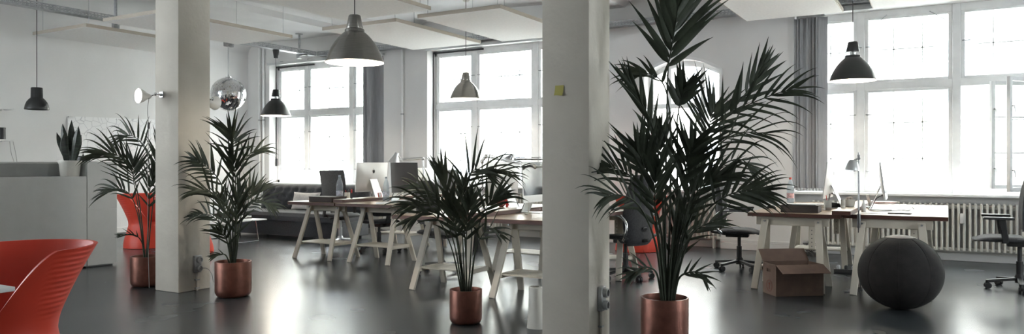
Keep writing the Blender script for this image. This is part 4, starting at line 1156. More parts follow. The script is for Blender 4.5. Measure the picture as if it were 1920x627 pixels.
big = [
 D(p=[(1249, 555), (1247, 400), (1250, 250), (1252, 140), (1259, 90), (1270, 25), (1280, -50)], n=17, L=.42, W=.056, f0=.55, ang=44, tipang=12, droop=.24, b=0, dd=.05),
 D(p=[(1256, 555), (1272, 430), (1296, 320), (1330, 250), (1378, 210), (1438, 182), (1490, 165)], n=12, L=.27, W=.026, f0=.52, ang=62, tipang=14, droop=.42, dd=-.15, nr=(0, .5)),
 D(p=[(1258, 555), (1276, 430), (1300, 330), (1336, 255), (1375, 205), (1410, 160), (1430, 130)], n=9, L=.26, W=.040, f0=.64, ang=34, tipang=6, droop=.06, dd=.1),
 D(p=[(1258, 555), (1280, 440), (1305, 340), (1318, 275), (1330, 235), (1338, 205)], n=14, L=.36, W=.030, f0=.66, ang=58, tipang=14, droop=.06, dd=.25),
 D(p=[(1246, 555), (1244, 420), (1238, 320), (1224, 240), (1204, 195), (1180, 155)], n=12, L=.26, W=.030, f0=.58, ang=24, tipang=8, droop=.05, dd=-.2),
 D(p=[(1250, 555), (1256, 400), (1258, 260), (1252, 185), (1238, 150), (1212, 138), (1190, 142)], n=10, L=.22, W=.032, f0=.64, ang=38, tipang=12, droop=.35, dd=.3, nr=(.3, .2)),
 D(p=[(1254, 555), (1268, 400), (1270, 280), (1270, 225), (1276, 190), (1282, 172)], n=9, L=.20, W=.050, f0=.74, ang=44, tipang=14, droop=.1, dd=-.1),
 D(p=[(1257, 555), (1282, 430), (1310, 330), (1345, 275), (1385, 250), (1430, 250)], n=9, L=.34, W=.018, f0=.55, ang=52, tipang=18, droop=.6, dd=-.3, nr=(0, .8)),
 D(p=[(1258, 555), (1282, 450), (1315, 360), (1355, 310), (1390, 300), (1412, 320)], n=9, L=.30, W=.020, f0=.52, ang=50, tipang=18, droop=.55, dd=.2, nr=(0, .6)),
 D(p=[(1258, 555), (1284, 470), (1322, 400), (1358, 370), (1395, 358), (1428, 358)], n=13, L=.26, W=.030, f0=.50, ang=50, tipang=16, droop=.4, dd=-.25, nr=(0, .5)),
 D(p=[(1246, 555), (1240, 440), (1222, 370), (1212, 330), (1205, 305), (1198, 285)], n=10, L=.30, W=.042, f0=.62, ang=42, tipang=10, droop=.08, dd=-.1),
 D(p=[(1244, 555), (1234, 450), (1212, 375), (1190, 338), (1160, 318), (1128, 312)], n=13, L=.27, W=.028, f0=.52, ang=46, tipang=14, droop=.38, dd=.2, nr=(0, .5)),
 D(p=[(1244, 555), (1232, 470), (1212, 410), (1190, 378), (1162, 366), (1138, 368)], n=12, L=.27, W=.026, f0=.50, ang=48, tipang=16, droop=.42, dd=-.3, nr=(0, .5)),
 D(p=[(1252, 555), (1262, 440), (1276, 350), (1290, 300), (1302, 270)], n=14, L=.30, W=.034, f0=.50, ang=48, tipang=14, droop=.2, dd=-.3),
 D(p=[(1250, 555), (1246, 440), (1240, 350), (1238, 290), (1236, 250)], n=13, L=.26, W=.036, f0=.52, ang=40, tipang=10, droop=.15, dd=.15),
 D(p=[(1254, 555), (1268, 470), (1292, 390), (1320, 345), (1350, 330)], n=13, L=.28, W=.034, f0=.45, ang=48, tipang=14, droop=.32, dd=-.1, nr=(0, .3)),
 D(p=[(1252, 555), (1262, 480), (1280, 400), (1294, 345), (1300, 310)], n=13, L=.28, W=.036, f0=.42, ang=46, tipang=12, droop=.22, dd=.25),
 D(p=[(1248, 555), (1240, 480), (1230, 410), (1228, 360), (1232, 320)], n=12, L=.25, W=.036, f0=.45, ang=44, tipang=12, droop=.2, dd=-.2),
 D(p=[(1256, 555), (1268, 500), (1290, 450), (1315, 425), (1345, 415)], n=8, L=.18, W=.026, f0=.50, ang=40, tipang=14, droop=.25, dd=-.2, nr=(0, .3)),
 D(p=[(1254, 555), (1264, 500), (1276, 440), (1284, 400)], n=11, L=.25, W=.034, f0=.40, ang=40, tipang=12, droop=.2, dd=.1),
 D(p=[(1242, 556), (1232, 515), (1215, 502), (1196, 505), (1180, 518)], n=8, L=.14, W=.022, f0=.38, ang=44, tipang=14, droop=.35, dd=-.1, nr=(0, .6)),
 D(p=[(1262, 556), (1272, 525), (1290, 512), (1312, 512), (1322, 524)], n=8, L=.12, W=.022, f0=.40, ang=44, tipang=14, droop=.35, dd=-.1, nr=(0, .6)),
]
palm(1246, 5.0, .158, .367, 'tallest palm, in the dark copper pot in front, right of the right pillar', big, rad=.008, seed=11, dens=.84)
p1 = [
 D(p=[(438, 490), (436, 400), (437, 330), (437, 280), (437, 262), (431, 248)], n=13, L=.27, W=.030, f0=.58, ang=66, tipang=14, droop=.42, dd=-.1),
 D(p=[(440, 490), (444, 420), (446, 350), (456, 305), (474, 285), (492, 282)], n=10, L=.20, W=.026, f0=.55, ang=46, tipang=14, droop=.45, dd=.2, nr=(0, .6)),
 D(p=[(438, 490), (441, 420), (442, 360), (440, 320), (432, 295)], n=9, L=.32, W=.036, f0=.58, ang=38, tipang=12, droop=.1, dd=-.2),
 D(p=[(436, 490), (430, 420), (420, 360), (405, 330), (385, 312), (366, 300)], n=11, L=.24, W=.030, f0=.48, ang=50, tipang=14, droop=.35, dd=.1, nr=(0, .3)),
 D(p=[(435, 490), (427, 430), (413, 380), (392, 358), (366, 356)], n=11, L=.24, W=.026, f0=.45, ang=50, tipang=16, droop=.4, dd=-.2, nr=(0, .5)),
 D(p=[(434, 490), (424, 445), (408, 415), (388, 402), (362, 404)], n=10, L=.20, W=.028, f0=.42, ang=46, tipang=14, droop=.4, dd=.2, nr=(0, .5)),
 D(p=[(440, 490), (450, 430), (464, 390), (486, 376), (512, 388)], n=11, L=.22, W=.026, f0=.42, ang=46, tipang=14, droop=.4, dd=-.2, nr=(0, .5)),
 D(p=[(440, 490), (447, 430), (458, 385), (470, 362), (482, 352)], n=10, L=.24, W=.030, f0=.48, ang=42, tipang=12, droop=.2, dd=.2),
 D(p=[(438, 490), (442, 440), (444, 395), (450, 360)], n=11, L=.26, W=.030, f0=.35, ang=44, tipang=12, droop=.2, dd=-.1),
 D(p=[(436, 490), (432, 440), (424, 400), (416, 372)], n=10, L=.24, W=.030, f0=.38, ang=44, tipang=12, droop=.2, dd=.15),
 D(p=[(434, 490), (428, 460), (418, 440), (404, 432)], n=8, L=.18, W=.030, f0=.35, ang=44, tipang=12, droop=.3, dd=-.2),
 D(p=[(432, 492), (424, 480), (412, 477), (399, 482)], n=5, L=.08, W=.014, f0=.5, ang=30, tipang=14, droop=.3, dd=-.05),
]
palm(437.5, 7.11, .166, .335, 'palm in a copper pot standing just right of the left pillar', p1, rad=.007, seed=5)
p0 = [
 D(p=[(272, 490), (264, 400), (253, 340), (238, 306), (212, 288), (184, 288)], n=12, L=.27, W=.032, f0=.52, ang=42, tipang=14, droop=.42, dd=-.2, nr=(0, .4)),
 D(p=[(271, 490), (262, 410), (255, 365), (250, 335), (250, 305)], n=14, L=.34, W=.024, f0=.66, ang=60, tipang=16, droop=.06, dd=-.1),
 D(p=[(275, 490), (280, 380), (280, 310), (268, 272), (246, 254), (228, 256)], n=12, L=.28, W=.026, f0=.58, ang=44, tipang=16, droop=.4, dd=.2, nr=(0, .4)),
 D(p=[(271, 490), (262, 420), (248, 372), (226, 354), (198, 358)], n=10, L=.26, W=.028, f0=.50, ang=40, tipang=14, droop=.35, dd=.1, nr=(0, .4)),
 D(p=[(276, 490), (286, 390), (296, 320), (305, 280)], n=12, L=.30, W=.032, f0=.50, ang=48, tipang=14, droop=.25, dd=.1),
 D(p=[(274, 490), (278, 420), (281, 360), (288, 320)], n=10, L=.22, W=.034, f0=.50, ang=40, tipang=12, droop=.2, dd=-.15),
 D(p=[(272, 490), (266, 455), (250, 440), (226, 442)], n=6, L=.09, W=.014, f0=.5, ang=30, tipang=14, droop=.2, dd=-.1, nr=(0, .5)),
]
palm(275, 7.72, .155, .31, 'small palm in copper pot partly hidden by the left pillar', p0, rad=.006, seed=8)
p2 = [
 D(p=[(876, 543), (872, 450), (866, 385), (874, 340), (892, 318), (912, 322)], n=12, L=.30, W=.026, f0=.52, ang=56, tipang=18, droop=.42, dd=-.1, nr=(0, .3)),
 D(p=[(878, 543), (884, 450), (884, 380), (900, 338), (930, 318), (962, 328)], n=9, L=.22, W=.018, f0=.58, ang=40, tipang=12, droop=.5, dd=.2, nr=(0, .5)),
 D(p=[(870, 543), (858, 460), (846, 390), (838, 350), (828, 322)], n=8, L=.22, W=.034, f0=.60, ang=30, tipang=8, droop=.1, dd=-.1),
 D(p=[(870, 543), (856, 450), (838, 390), (812, 362), (778, 350)], n=12, L=.24, W=.024, f0=.50, ang=46, tipang=14, droop=.35, dd=.2, nr=(0, .4)),
 D(p=[(868, 543), (852, 460), (830, 400), (800, 380), (766, 386)], n=12, L=.26, W=.026, f0=.48, ang=46, tipang=14, droop=.38, dd=-.2, nr=(0, .5)),
 D(p=[(866, 543), (848, 470), (822, 412), (795, 398), (768, 414)], n=10, L=.20, W=.026, f0=.50, ang=44, tipang=14, droop=.4, dd=-.3, nr=(0, .5)),
 D(p=[(880, 543), (892, 460), (902, 410), (918, 380), (938, 366)], n=10, L=.24, W=.034, f0=.52, ang=46, tipang=12, droop=.3, dd=-.1, nr=(0, .2)),
 D(p=[(882, 543), (890, 480), (902, 445), (920, 428), (938, 440)], n=8, L=.16, W=.024, f0=.45, ang=44, tipang=14, droop=.35, dd=-.2, nr=(0, .5)),
 D(p=[(872, 543), (868, 460), (866, 400), (868, 352)], n=13, L=.26, W=.032, f0=.45, ang=48, tipang=12, droop=.3, dd=.15),
 D(p=[(874, 543), (874, 470), (876, 415), (884, 375)], n=12, L=.24, W=.032, f0=.45, ang=46, tipang=12, droop=.3, dd=-.25),
 D(p=[(872, 543), (862, 470), (852, 420), (846, 385)], n=12, L=.22, W=.034, f0=.48, ang=46, tipang=12, droop=.3, dd=-.1),
]
palm(873.5, 5.91, .128, .268, 'knee-high palm in a small copper pot in the aisle, centre of the photo', p2, rad=.0055, seed=21, dens=.76)

# ================================================================== RADIATORS
def radiator(x0, x1, label, meter=None):
    t = thing('radiator', label, 'radiator', (x0, YW + .02, .12), group='white column radiators')
    L = x1 - x0; n = int(L / .062); H = .63
    for k in range(n):
        x = (k + .5) * L / n; c = MB()
        loop = spline([(x, -.075, .03), (x, -.075, H - .06), (x, -.06, H - .015), (x, 0, H - .02), (x, .06, H - .015), (x, .075, H - .06), (x, .075, .03)], 14)
        c.tube(loop, .0155, 6)
        c.tube([(x, 0, .02), (x, 0, H - .03)], .013, 6)
        c.build('radiator_column', 'radiator', t)
    MB().tube([(0, 0, .03), (L, 0, .03)], .030, 10).tube([(0, 0, H - .045), (L, 0, H - .045)], .026, 10).build('header_tube', 'radiator', t)
    f = MB()
    for x in (.1, L - .1): f.box2((x - .015, -.05, -.12), (x + .015, .05, .02), .003)
    f.build('foot', 'radiator', t)
    MB().tube([(-.0, 0, .03), (-.07, 0, .03), (-.07, 0, -.10)], .014, 8).lathe([(0, 0), (.03, 0), (.032, .05), (.02, .07), (0, .07)], 14, (-.05, 0, .03), Matrix.Rotation(-R90, 3, 'Y')).build('valve', 'steel', t)
    if meter is not None:
        m = MB().box2((meter - .02, -.118, H - .25), (meter + .02, -.088, H - .12), .006, 2); m.build('heat_meter', 'white', t)
    return t
radiator(wx(1522, YW), 1.28, 'long white column radiator under the large right window', meter=wx(1803, YW) - wx(1522, YW))
radiator(AR[0] + .08, AR[1] + .0, 'short white column radiator under the arched window')
radiator(W2[0] + .35, W2[1] - .3, 'white column radiator under the window behind the middle desks')
radiator(W1[0] + .35, W1[1] - .3, 'white column radiator under the far left window behind the sofa')

# ================================================================== THINGS ON AND UNDER THE RIGHT DESKS
def bottle(loc, label, capm='cap', lab='bottlelabel', s=1.0):
    t = thing('water_bottle', label, 'bottle', loc, group='clear plastic water bottles', scale=s)
    MB().lathe([(0, 0), (.030, 0), (.040, .008), (.041, .03), (.039, .06), (.041, .09), (.041, .13), (.038, .15), (.041, .17), (.040, .19), (.030, .235), (.016, .275), (.0135, .285), (.0135, .300)], 28).build('bottle_body', 'plasticclear', t)
    MB().lathe([(0, .004), (.036, .010), (.037, .12), (0, .12)], 24).build('water', 'water', t)
    MB().lathe([(.0418, .065), (.0418, .125)], 28).build('bottle_label', lab, t)
    MB().lathe([(.0155, .288), (.0155, .310), (.014, .313), (0, .313)], 20).build('bottle_cap', capm, t)
    return t
q = gp(1482, 382, HD); bottle((q.x, q.y, HD), 'clear water bottle with red cap on the right desk', 'redcap', 'redlabel', 1.05)
def tray_box(c, w, l, h, rz, label):
    t = thing('desk_box', label, 'box', c, rz, group='flat dark wooden desk boxes')
    m = MB(); m.box2((-w / 2, -l / 2, 0), (w / 2, l / 2, .006)); th = .008
    m.box2((-w / 2, -l / 2, 0), (w / 2, -l / 2 + th, h), .001).box2((-w / 2, l / 2 - th, 0), (w / 2, l / 2, h), .001).box2((-w / 2, -l / 2 + th, 0), (-w / 2 + th, l / 2 - th, h), .001).box2((w / 2 - th, -l / 2 + th, 0), (w / 2, l / 2 - th, h), .001)
    m.build('box_body', 'darkbox', t)
    MB().box2((-w / 2 - .004, -l / 2 - .004, h), (w / 2 + .004, l / 2 + .004, h + .008), .001).build('box_lid', 'darkbox', t)
    return t
a = gp(1465, 399, HD); b_ = gp(1530, 400, HD)
tray_box(((a.x + b_.x) / 2, (a.y + b_.y) / 2 + .15, HD), .36, .27, .066, 0.02, 'flat dark box with papers on top at the front of the right desk')
bxc = ((a.x + b_.x) / 2, (a.y + b_.y) / 2 + .15, HD + .074)
t = thing('paper_sheets', 'curling paper sheets lying on the dark box on the right desk', 'papers', (bxc[0] - .02, bxc[1], bxc[2]), .15)
for i in range(3):
    MB().sheet(lambda u, v, o, i=i: V(((u - .5) * .30 + .01 * i, (v - .5) * .21 - .01 * i, .002 + i * .004 + o + .02 * max(0, .35 - u) ** 1.5)), 10, 4, .001).build('paper_sheet', 'paper', t)
t = thing('notebook_stack', 'stack of white notebooks behind the dark box on the right desk', 'notebooks', (bxc[0] - .0, bxc[1] + .50, HD), -.05)
for i in range(3): MB().box((.01 * i, -.01 * i, .012 + i * .022), (.36 - .03 * i, .26, .021), Matrix.Rotation(.06 * i, 3, 'Z'), .002).build('notebook', ('paper', 'stoneware', 'paper')[i], t)
q = gp(1446, 391, HD)
t = thing('computer_mouse', 'dark computer mouse on the left of the right desk', 'mouse', (q.x, q.y, HD), .3)
MB().sheet(lambda u, v, o: V(((2 * u - 1) * .055, (2 * v - 1) * .030 * math.sqrt(max(.05, 1 - (2 * u - 1) ** 4)), .0 if not o else .003 + .033 * max(0, 1 - (2 * u - 1) ** 2) ** .6 * max(0, 1 - (2 * v - 1) ** 4))), 16, 12, 1).build('mouse_body', 'lampblack', t)
def cup(px_, py_, zb, r, h, label, m='stoneware', pens=0, band=None):
    q = gp(px_, py_, zb)
    t = thing('desk_cup', label, 'cup', (q.x, q.y, zb))
    MB().lathe([(0, 0), (r * .94, 0), (r, .005), (r, h), (r * .92, h), (r * .90, .01), (0, .01)], 28).build('cup_body', m, t)
    if band: MB().lathe([(r * 1.006, .0), (r * 1.008, h * .28)], 28).build('cup_base_band', band, t)
    rng = random.Random(int(px_))
    for i in range(pens):
        a = rng.uniform(0, 6.28); dx, dy = math.cos(a) * r * .7, math.sin(a) * r * .7
        MB().tube([(-dx * .3, -dy * .3, .012), (dx * 1.2, dy * 1.2, h + rng.uniform(.03, .075))], .004, 6).build('pen', ('black', 'redthing', 'black', 'cable')[i % 4], t)
    return t
cup(1552, 394.5, HD, .038, .105, 'grey pen cup holding pens on the right desk', 'stoneware', 5, 'taupe')
cup(1580.5, 390, HD + .042, .023, .085, 'slim grey cup with pale base on the raised board of the right desks', 'stoneware', 0, 'potwhite')
q = gp(1567, 391, HD)
t = thing('camera_lens', 'black camera lens lying on the right desk beside the pen cup', 'camera lens', (q.x, q.y, HD + .034), math.atan2(RIGHT.y, RIGHT.x))
MB().lathe([(0, -.055), (.028, -.055), (.032, -.04), (.034, .0), (.030, .015), (.024, .02), (.024, .05), (.028, .055), (.028, .065), (0, .062)], 24, (0, 0, 0), Matrix.Rotation(R90, 3, 'Y')).build('lens_barrel', 'black', t)
q = gp(1593, 388, HD + .042)
t = thing('small_plant', 'small round cactus in a grey pot on the raised board of the right desks', 'potted plant', (q.x, q.y, HD + .042))
MB().lathe([(0, 0), (.04, 0), (.048, .008), (.056, .075), (.052, .078), (.047, .062), (0, .06)], 26).build('plant_pot', 'stoneware', t)
cc = MB()
for i in range(14):
    a0_ = i * 2 * math.pi / 14
    cc.tube([V((.035 * math.cos(a0_) * math.sin(k * math.pi / 8), .035 * math.sin(a0_) * math.sin(k * math.pi / 8), .07 - .03 * math.cos(k * math.pi / 8))) for k in range(1, 9)], .007, 6)
cc.build('cactus', 'taupe', t)
# clamp lamp on a pole between the right desks
q = gp(1610, 404, HD); lx, ly = q.x, 8.045
dl = -SN * lx + CS * ly
pl = atD(1610, HOR, dl)
def zat(y_, d_): return EYE - (y_ - HOR) * d_ / FPX
t = thing('clamp_lamp', 'silver desk lamp clamped on a thin pole at the front of the right desks', 'desk lamp', (pl.x, pl.y, HD))
zz = lambda y_: zat(y_, dl) - HD
MB().tube([(0, 0, zz(432)), (0, 0, zz(286))], .008, 10).build('pole', 'steel', t)
MB().box((0, .012, -.06), (.03, .05, .14), None, .004).box((0, .04, .006), (.03, .10, .012), None, .003).tube([(0, .05, -.10), (0, .05, -.045)], .008, 8).build('clamp', 'steel', t)
hd = RIGHT * (-.060) + UP * zz(311)
MB().tube([(0, 0, zz(297)), RIGHT * -.02 + UP * zz(298), hd + UP * .05], .007, 8).ball((0, 0, zz(297)), .018, 10, 8).ball((0, 0, zz(292)), .014, 10, 8).tube([hd + UP * .05 - RIGHT * .03, hd + UP * .05 + RIGHT * .035], .012, 8).build('lamp_joint', 'steel', t)
Rh = Matrix.Rotation(.12, 3, FWD)
MB().lathe([(.068, -.045), (.066, -.035), (.045, .035), (.032, .05), (0, .052)], 30, hd, Rh).lathe([(.0665, -.045), (.044, .032), (0, .046)], 30, hd, Rh).build('lamp_head', 'alu', t)
MB().tube(spline([(0, -.01, zz(395)), (.0, -.015, zz(430)), (-.01, .03, .3 - HD), (.01, .02, .006 - HD), (-.12, -.08, .006 - HD)], 30), .004, 6).build('lamp_cord', 'blackcable', t)
# phone in a dock, white hand set, cables and pad on the rightmost desk
q = gp(1620, 391, HD)
t = thing('phone_stand', 'white phone propped in a stand between the two profile computers', 'phone', (q.x + .05, q.y + .02, HD), math.atan2(RIGHT.y, RIGHT.x))
MB().box((0, 0, .09), (.012, .066, .135), Matrix.Rotation(-.28, 3, 'Y'), .004, 2).build('phone_body', 'white', t)
MB().box((.004, 0, .012), (.09, .08, .024), None, .006, 2).build('phone_dock', 'alu', t)
q = gp(1612, 398, HD)
t = thing('spray_bottle', 'slim white bottle standing by the lamp pole on the rightmost desk', 'bottle', (q.x + .035, q.y + .02, HD))
MB().lathe([(0, 0), (.020, 0), (.022, .005), (.021, .07), (.010, .10), (.009, .125), (0, .127)], 20).build('bottle_body', 'white', t)
q = gp(1652, 382, HD)
t = thing('magazine_stack', 'small pile of magazines behind the profile computer on the rightmost desk', 'magazines', (q.x + .02, q.y - .05, HD), .25)
for i in range(3): MB().box((.01 * i, 0, .005 + i * .010), (.24, .18, .009), Matrix.Rotation(.12 * i, 3, 'Z'), .001).build('magazine', ('paper', 'redlabel', 'paper')[i], t)
q = gp(1660, 394, HD)
t = thing('charging_cable', 'dark charging cable snaking across the rightmost desk', 'cable', (q.x, q.y, HD))
pts = [gp(x, y, HD + .006) - V((q.x, q.y, HD)) for x, y in ((1629, 390), (1631, 394), (1642, 396), (1670, 396), (1690, 394), (1704, 395), (1710, 389), (1714, 392))]
MB().tube(spline(pts, 50), .005, 6).build('cable_strand', 'cable', t)
q = gp(1685, 402.5, HD)
t = thing('pencil', 'dark pencil lying along the front edge of the rightmost desk', 'pencil', (q.x, q.y + .05, HD + .006))
MB().tube([(-.10, 0, 0), (.10, .005, 0)], .007, 6).build('pencil_body', 'black', t); MB().tube([(.10, .005, 0), (.118, .006, 0)], [.007, .001], 6).build('pencil_tip', 'darkbox', t)
q = gp(1640, 401, HD)
t = thing('paper_sheet', 'loose white sheet at the front left of the rightmost desk', 'paper', (q.x, q.y + .06, HD))
MB().sheet(lambda u, v, o: V(((u - .5) * .26, (v - .5) * .14, .0015 + o + .003 * math.sin(u * 5))), 8, 3, .0006).build('sheet', 'paper', t)

# cardboard box
A_ = gp(1455, 557); B_ = gp(1544, 555); dv = (B_ - A_); Lw = dv.length; rz = math.atan2(dv.y, dv.x)
C_ = gp(1437, 547); dp = (C_ - A_).length
rz = math.atan2(dv.y, dv.x); ex = dv.normalized(); ey = V((-ex.y, ex.x, 0)); dp = .27
t = thing('cardboard_box', 'open brown cardboard box on the floor under the right desk', 'box', A_, rz)
hb_ = .298; th = .006
m = MB().box2((0, 0, 0), (Lw, dp, th)).box2((0, 0, 0), (Lw, th, hb_)).box2((0, dp - th, 0), (Lw, dp, hb_)).box2((Lw - th, th, 0), (Lw, dp - th, hb_))
hy0, hy1, hz0, hz1 = .11, .19, .215, .245
m.box2((0, th, 0), (th, dp - th, hz0)).box2((0, th, hz1), (th, dp - th, hb_)).box2((0, th, hz0), (th, hy0, hz1)).box2((0, hy1, hz0), (th, dp - th, hz1))
m.build('box_body', 'card', t)
def flap(p0, p1, out, ln, nm='flap'):
    p0, p1, out = V(p0), V(p1), V(out).normalized()
    d = (p1 - p0).normalized(); n_ = d.cross(out)
    mb = MB(); q = [p0, p1, p1 + out * ln - d * .0, p0 + out * ln + d * .0]
    a_ = [mb.bm.verts.new(v) for v in q]; b2 = [mb.bm.verts.new(v + n_ * .005) for v in q]
    mb.bm.faces.new(a_[::-1]); mb.bm.faces.new(b2)
    for i in range(4): mb.bm.faces.new((a_[i], a_[(i + 1) % 4], b2[(i + 1) % 4], b2[i]))
    return mb.build(nm, 'card', t)
flap((0, 0, hb_), (Lw, 0, hb_), (0, -.9, -.42), .15)
flap((0, dp, hb_), (Lw, dp, hb_), (0, .62, .66), .15)
flap((0, 0.01, hb_), (0, dp - .01, hb_), (.25, 0, -.97), .15)
flap((Lw, 0.01, hb_), (Lw, dp - .01, hb_), (-.2, 0, -.97), .15)
pr = MB()
cpt = lambda a: V((-.0012, .135 + .055 * math.cos(a), .085 + .055 * math.sin(a)))
pr.tube([cpt(i * 2 * math.pi / 28) for i in range(28)], .0022, 5, closed=True)
pr.tube([(-.0012, .135, .055), (-.0012, .135, .115)], .0045, 5).tube([(-.0012, .120, .10), (-.0012, .135, .115), (-.0012, .150, .10)], .003, 5).tube([(-.0012, .120, .058), (-.0012, .150, .058)], .003, 5)
pr.build('printed_mark', 'cardprint', t)

# exercise ball in leather cover
dB = 6.49; pB = atD(1688, HOR, dB)
t = thing('exercise_ball', 'big dark leather covered sitting ball on the floor in front of the rightmost desk', 'ball', (pB.x, pB.y, 0), .4)
rB = .337; nS = 8
def ballpt(th, ph):
    r = rB * (1 - .010 * math.exp(-((((th * nS / (2 * math.pi)) % 1) - .5) / .06) ** 2) * math.cos(ph) ** .3)
    return V((r * math.cos(ph) * math.cos(th), r * math.cos(ph) * math.sin(th), .318 + (r * .945) * math.sin(ph)))
m = MB()
NU, NVv = 96, 36; G = []
for j in range(NVv + 1):
    ph = -math.pi / 2 + math.pi * j / NVv * .945
    G.append([m.bm.verts.new(V((v.x, v.y, max(0, v.z)))) for v in (ballpt(2 * math.pi * i / NU, ph + 1e-4) for i in range(NU))])
for j in range(NVv):
    for i in range(NU): m.bm.faces.new((G[j][i], G[j][(i + 1) % NU], G[j + 1][(i + 1) % NU], G[j + 1][i]))
m.bm.faces.new(G[-1]); m.bm.faces.new(G[0][::-1])
m.build('ball_cover', 'ballskin', t, angle=50)
cp = MB()
cp.lathe([(0, .318 + rB * .945 + .004)] + [((rB + .004) * math.sin(a), .318 + (rB * .945 + .004) * math.cos(a)) for a in [k * .06 for k in range(1, 7)]], 8 * 6)
cp.build('top_cap', 'ballcap', t)
st_ = MB()
for k in range(nS):
    th = (k + .5) * 2 * math.pi / nS
    st_.tube([ballpt(th, -1.2 + 2.35 * i / 30) * 1.002 for i in range(31)], .0022, 5)
st_.build('seam', 'ballskin', t)
# power strip and cables under the right desks
q = gp(1590, 513)
t = thing('power_strip', 'power strip with plugs lying on the floor below the right desks', 'power strip', (q.x - .02, q.y, 0), .1)
MB().box2((-.13, -.03, 0), (.13, .03, .045), .008, 2).build('strip_body', 'black', t)
for k in range(3): MB().lathe([(0, .045), (.02, .045), (.022, .075), (.012, .09), (0, .09)], 14, (-.08 + k * .08, 0, 0)).build('plug', 'steel' if k != 1 else 'black', t)
MB().tube(spline([(.12, 0, .02), (.18, -.1, .006), (.12, -.25, .006), (.2, -.38, .006), (.14, -.45, .006)], 30), .005, 6).build('strip_cable', 'blackcable', t)
q = gp(1510, 478)
t = thing('cable_tangle', 'tangle of black cables on the floor behind the cardboard box', 'cables', (q.x, q.y, 0))
cb = MB(); rng = random.Random(5)
for k in range(4):
    p = [V((rng.uniform(-.15, .15), rng.uniform(-.08, .08), .01 + abs(rng.uniform(0, .16)) * (i % 2))) for i in range(7)]
    cb.tube(spline(p, 40), .0055, 6)
cb.build('cable_strand', 'blackcable', t)

# ================================================================== THINGS ON THE FAR AND MIDDLE DESKS
q = gp(640, 371, HD); 
a = gp(597, 378.5, HD)
tray_box((-7.06, 7.33, HD), .40, .28, .062, 0.0, 'flat dark box at the front of the far desk nearest the sofa')
q = gp(640, 368, HD + .07)
bottle((-7.03, 7.52, HD), 'clear water bottle behind the flat dark box on the far desk', s=1.12)
q = gp(724, 378, HD); bottle((q.x, q.y, HD), 'clear half full water bottle right of the aluminium computer on the far desk', s=1.05)
cup(651, 372, HD, .040, .085, 'cream pen cup beside the water bottle on the far desk', 'potwhite', 4)
t = thing('marker_pen', 'black marker with a red cap standing on the far raised board', 'marker', (-6.80, 7.50, HD + .042))
MB().lathe([(0, 0), (.013, 0), (.013, .07), (.009, .075), (0, .075)], 14).build('marker_body', 'black', t); MB().lathe([(.010, .073), (.011, .12), (0, .122)], 14).build('marker_cap', 'redthing', t)
t = thing('red_card', 'small red and white card leaning behind the far aluminium computer', 'card', (-6.76, 8.02, HD + .042), R90)
MB().box((0, 0, .03), (.075, .004, .06), Matrix.Rotation(-.2, 3, 'X')).build('card_face', 'redthing', t); MB().box((0, -.003, .03), (.045, .003, .05), Matrix.Rotation(-.2, 3, 'X')).build('card_patch', 'paper', t)
q = gp(770, 377, HD)
t = thing('paper_stack', 'heap of white papers on the far desk under the black screen', 'papers', (-5.99, 7.88, HD), .1)
rng = random.Random(9)
for i in range(6):
    MB().sheet(lambda u, v, o, i=i: V(((u - .5) * .28, (v - .5) * .40, .002 + i * .006 + o + .012 * (v - .3) ** 2 * i)), 6, 8, .0012).build('paper_sheet', 'paper', t).rotation_euler = (0, 0, rng.uniform(-.4, .4))
t = thing('keyboard', 'slim white keyboard on the far desk in front of the black screen', 'keyboard', (-6.12, 7.42, HD), R90 + .1)
MB().box((0, 0, .006), (.36, .12, .012), None, .004, 2).build('keyboard_body', 'alu', t)
kb = MB()
for i in range(16):
    for j in range(5): kb.box((-.165 + i * .022, -.044 + j * .022, .0135), (.018, .018, .004))
kb.build('keys', 'white', t)
# folding arm lamps
def arm_lamp(label, base, pts, head, hdir, hm='alu', rr=.009, hs=1.0):
    t = thing('arm_desk_lamp', label, 'desk lamp', base)
    b = V(base); P = [V(p) - b for p in pts]
    MB().lathe([(0, 0), (.09, 0), (.09, .012), (.07, .022), (.02, .028), (.015, .06), (0, .06)], 28).build('lamp_base', hm, t)
    for i, (p, q2) in enumerate(zip([V((0, 0, .05))] + P[:-1], P)):
        m = MB().tube([p, q2], rr, 10); 
        if i: m.tube([p + UP * .022, q2 + UP * .022], rr * .45, 8)
        m.ball(q2, rr * 1.9, 10, 8); m.build('lamp_arm', hm, t)
    h = V(head) - b; f = V(hdir).normalized(); Q = f.to_track_quat('Z', 'Y').to_matrix()
    MB().tube([P[-1], h - f * .075 * hs], rr * .8, 8).build('head_joint', hm, t)
    MB().lathe([(0, -.085 * hs), (.03 * hs, -.083 * hs), (.036 * hs, -.04 * hs), (.088 * hs, .075 * hs), (.085 * hs, .075 * hs), (.034 * hs, -.035 * hs), (0, -.06 * hs)], 30, h, Q).build('lamp_head', hm, t)
    return t
dl_ = 10.6
jt = atD(752, 300, dl_); ja = atD(793, 298, dl_); hd = atD(741, 297, dl_)
arm_lamp('silver folding desk lamp above the black screen on the far desk', (ja.x + .02, ja.y + .02, HD), [ja, jt], hd, (RIGHT * -.35 - UP), 'alu', .013)
dn = 7.9
pb = atD(905, HOR, dn)
arm_lamp('silver swing arm lamp with long diagonal arm over the middle desks', (pb.x, pb.y, HD), [atD(904, 303, dn), atD(911, 294, dn - .02)] + [atD(1003, 313, dn - .5)], atD(1030, 325, dn - .6), (RIGHT * .6 - UP), 'alu', .012)
pb2 = atD(1030, HOR, 8.1)
arm_lamp('grey desk lamp with horizontal arm behind the diagonal lamp arm', (-3.25, 7.72, HD), [atD(1024, 299, 8.4), atD(966, 299, 8.4)], atD(956, 296, 8.42), (RIGHT * -.6 - UP * .8), 'steel', .008, .6)
q = gp(910, 391, HD)
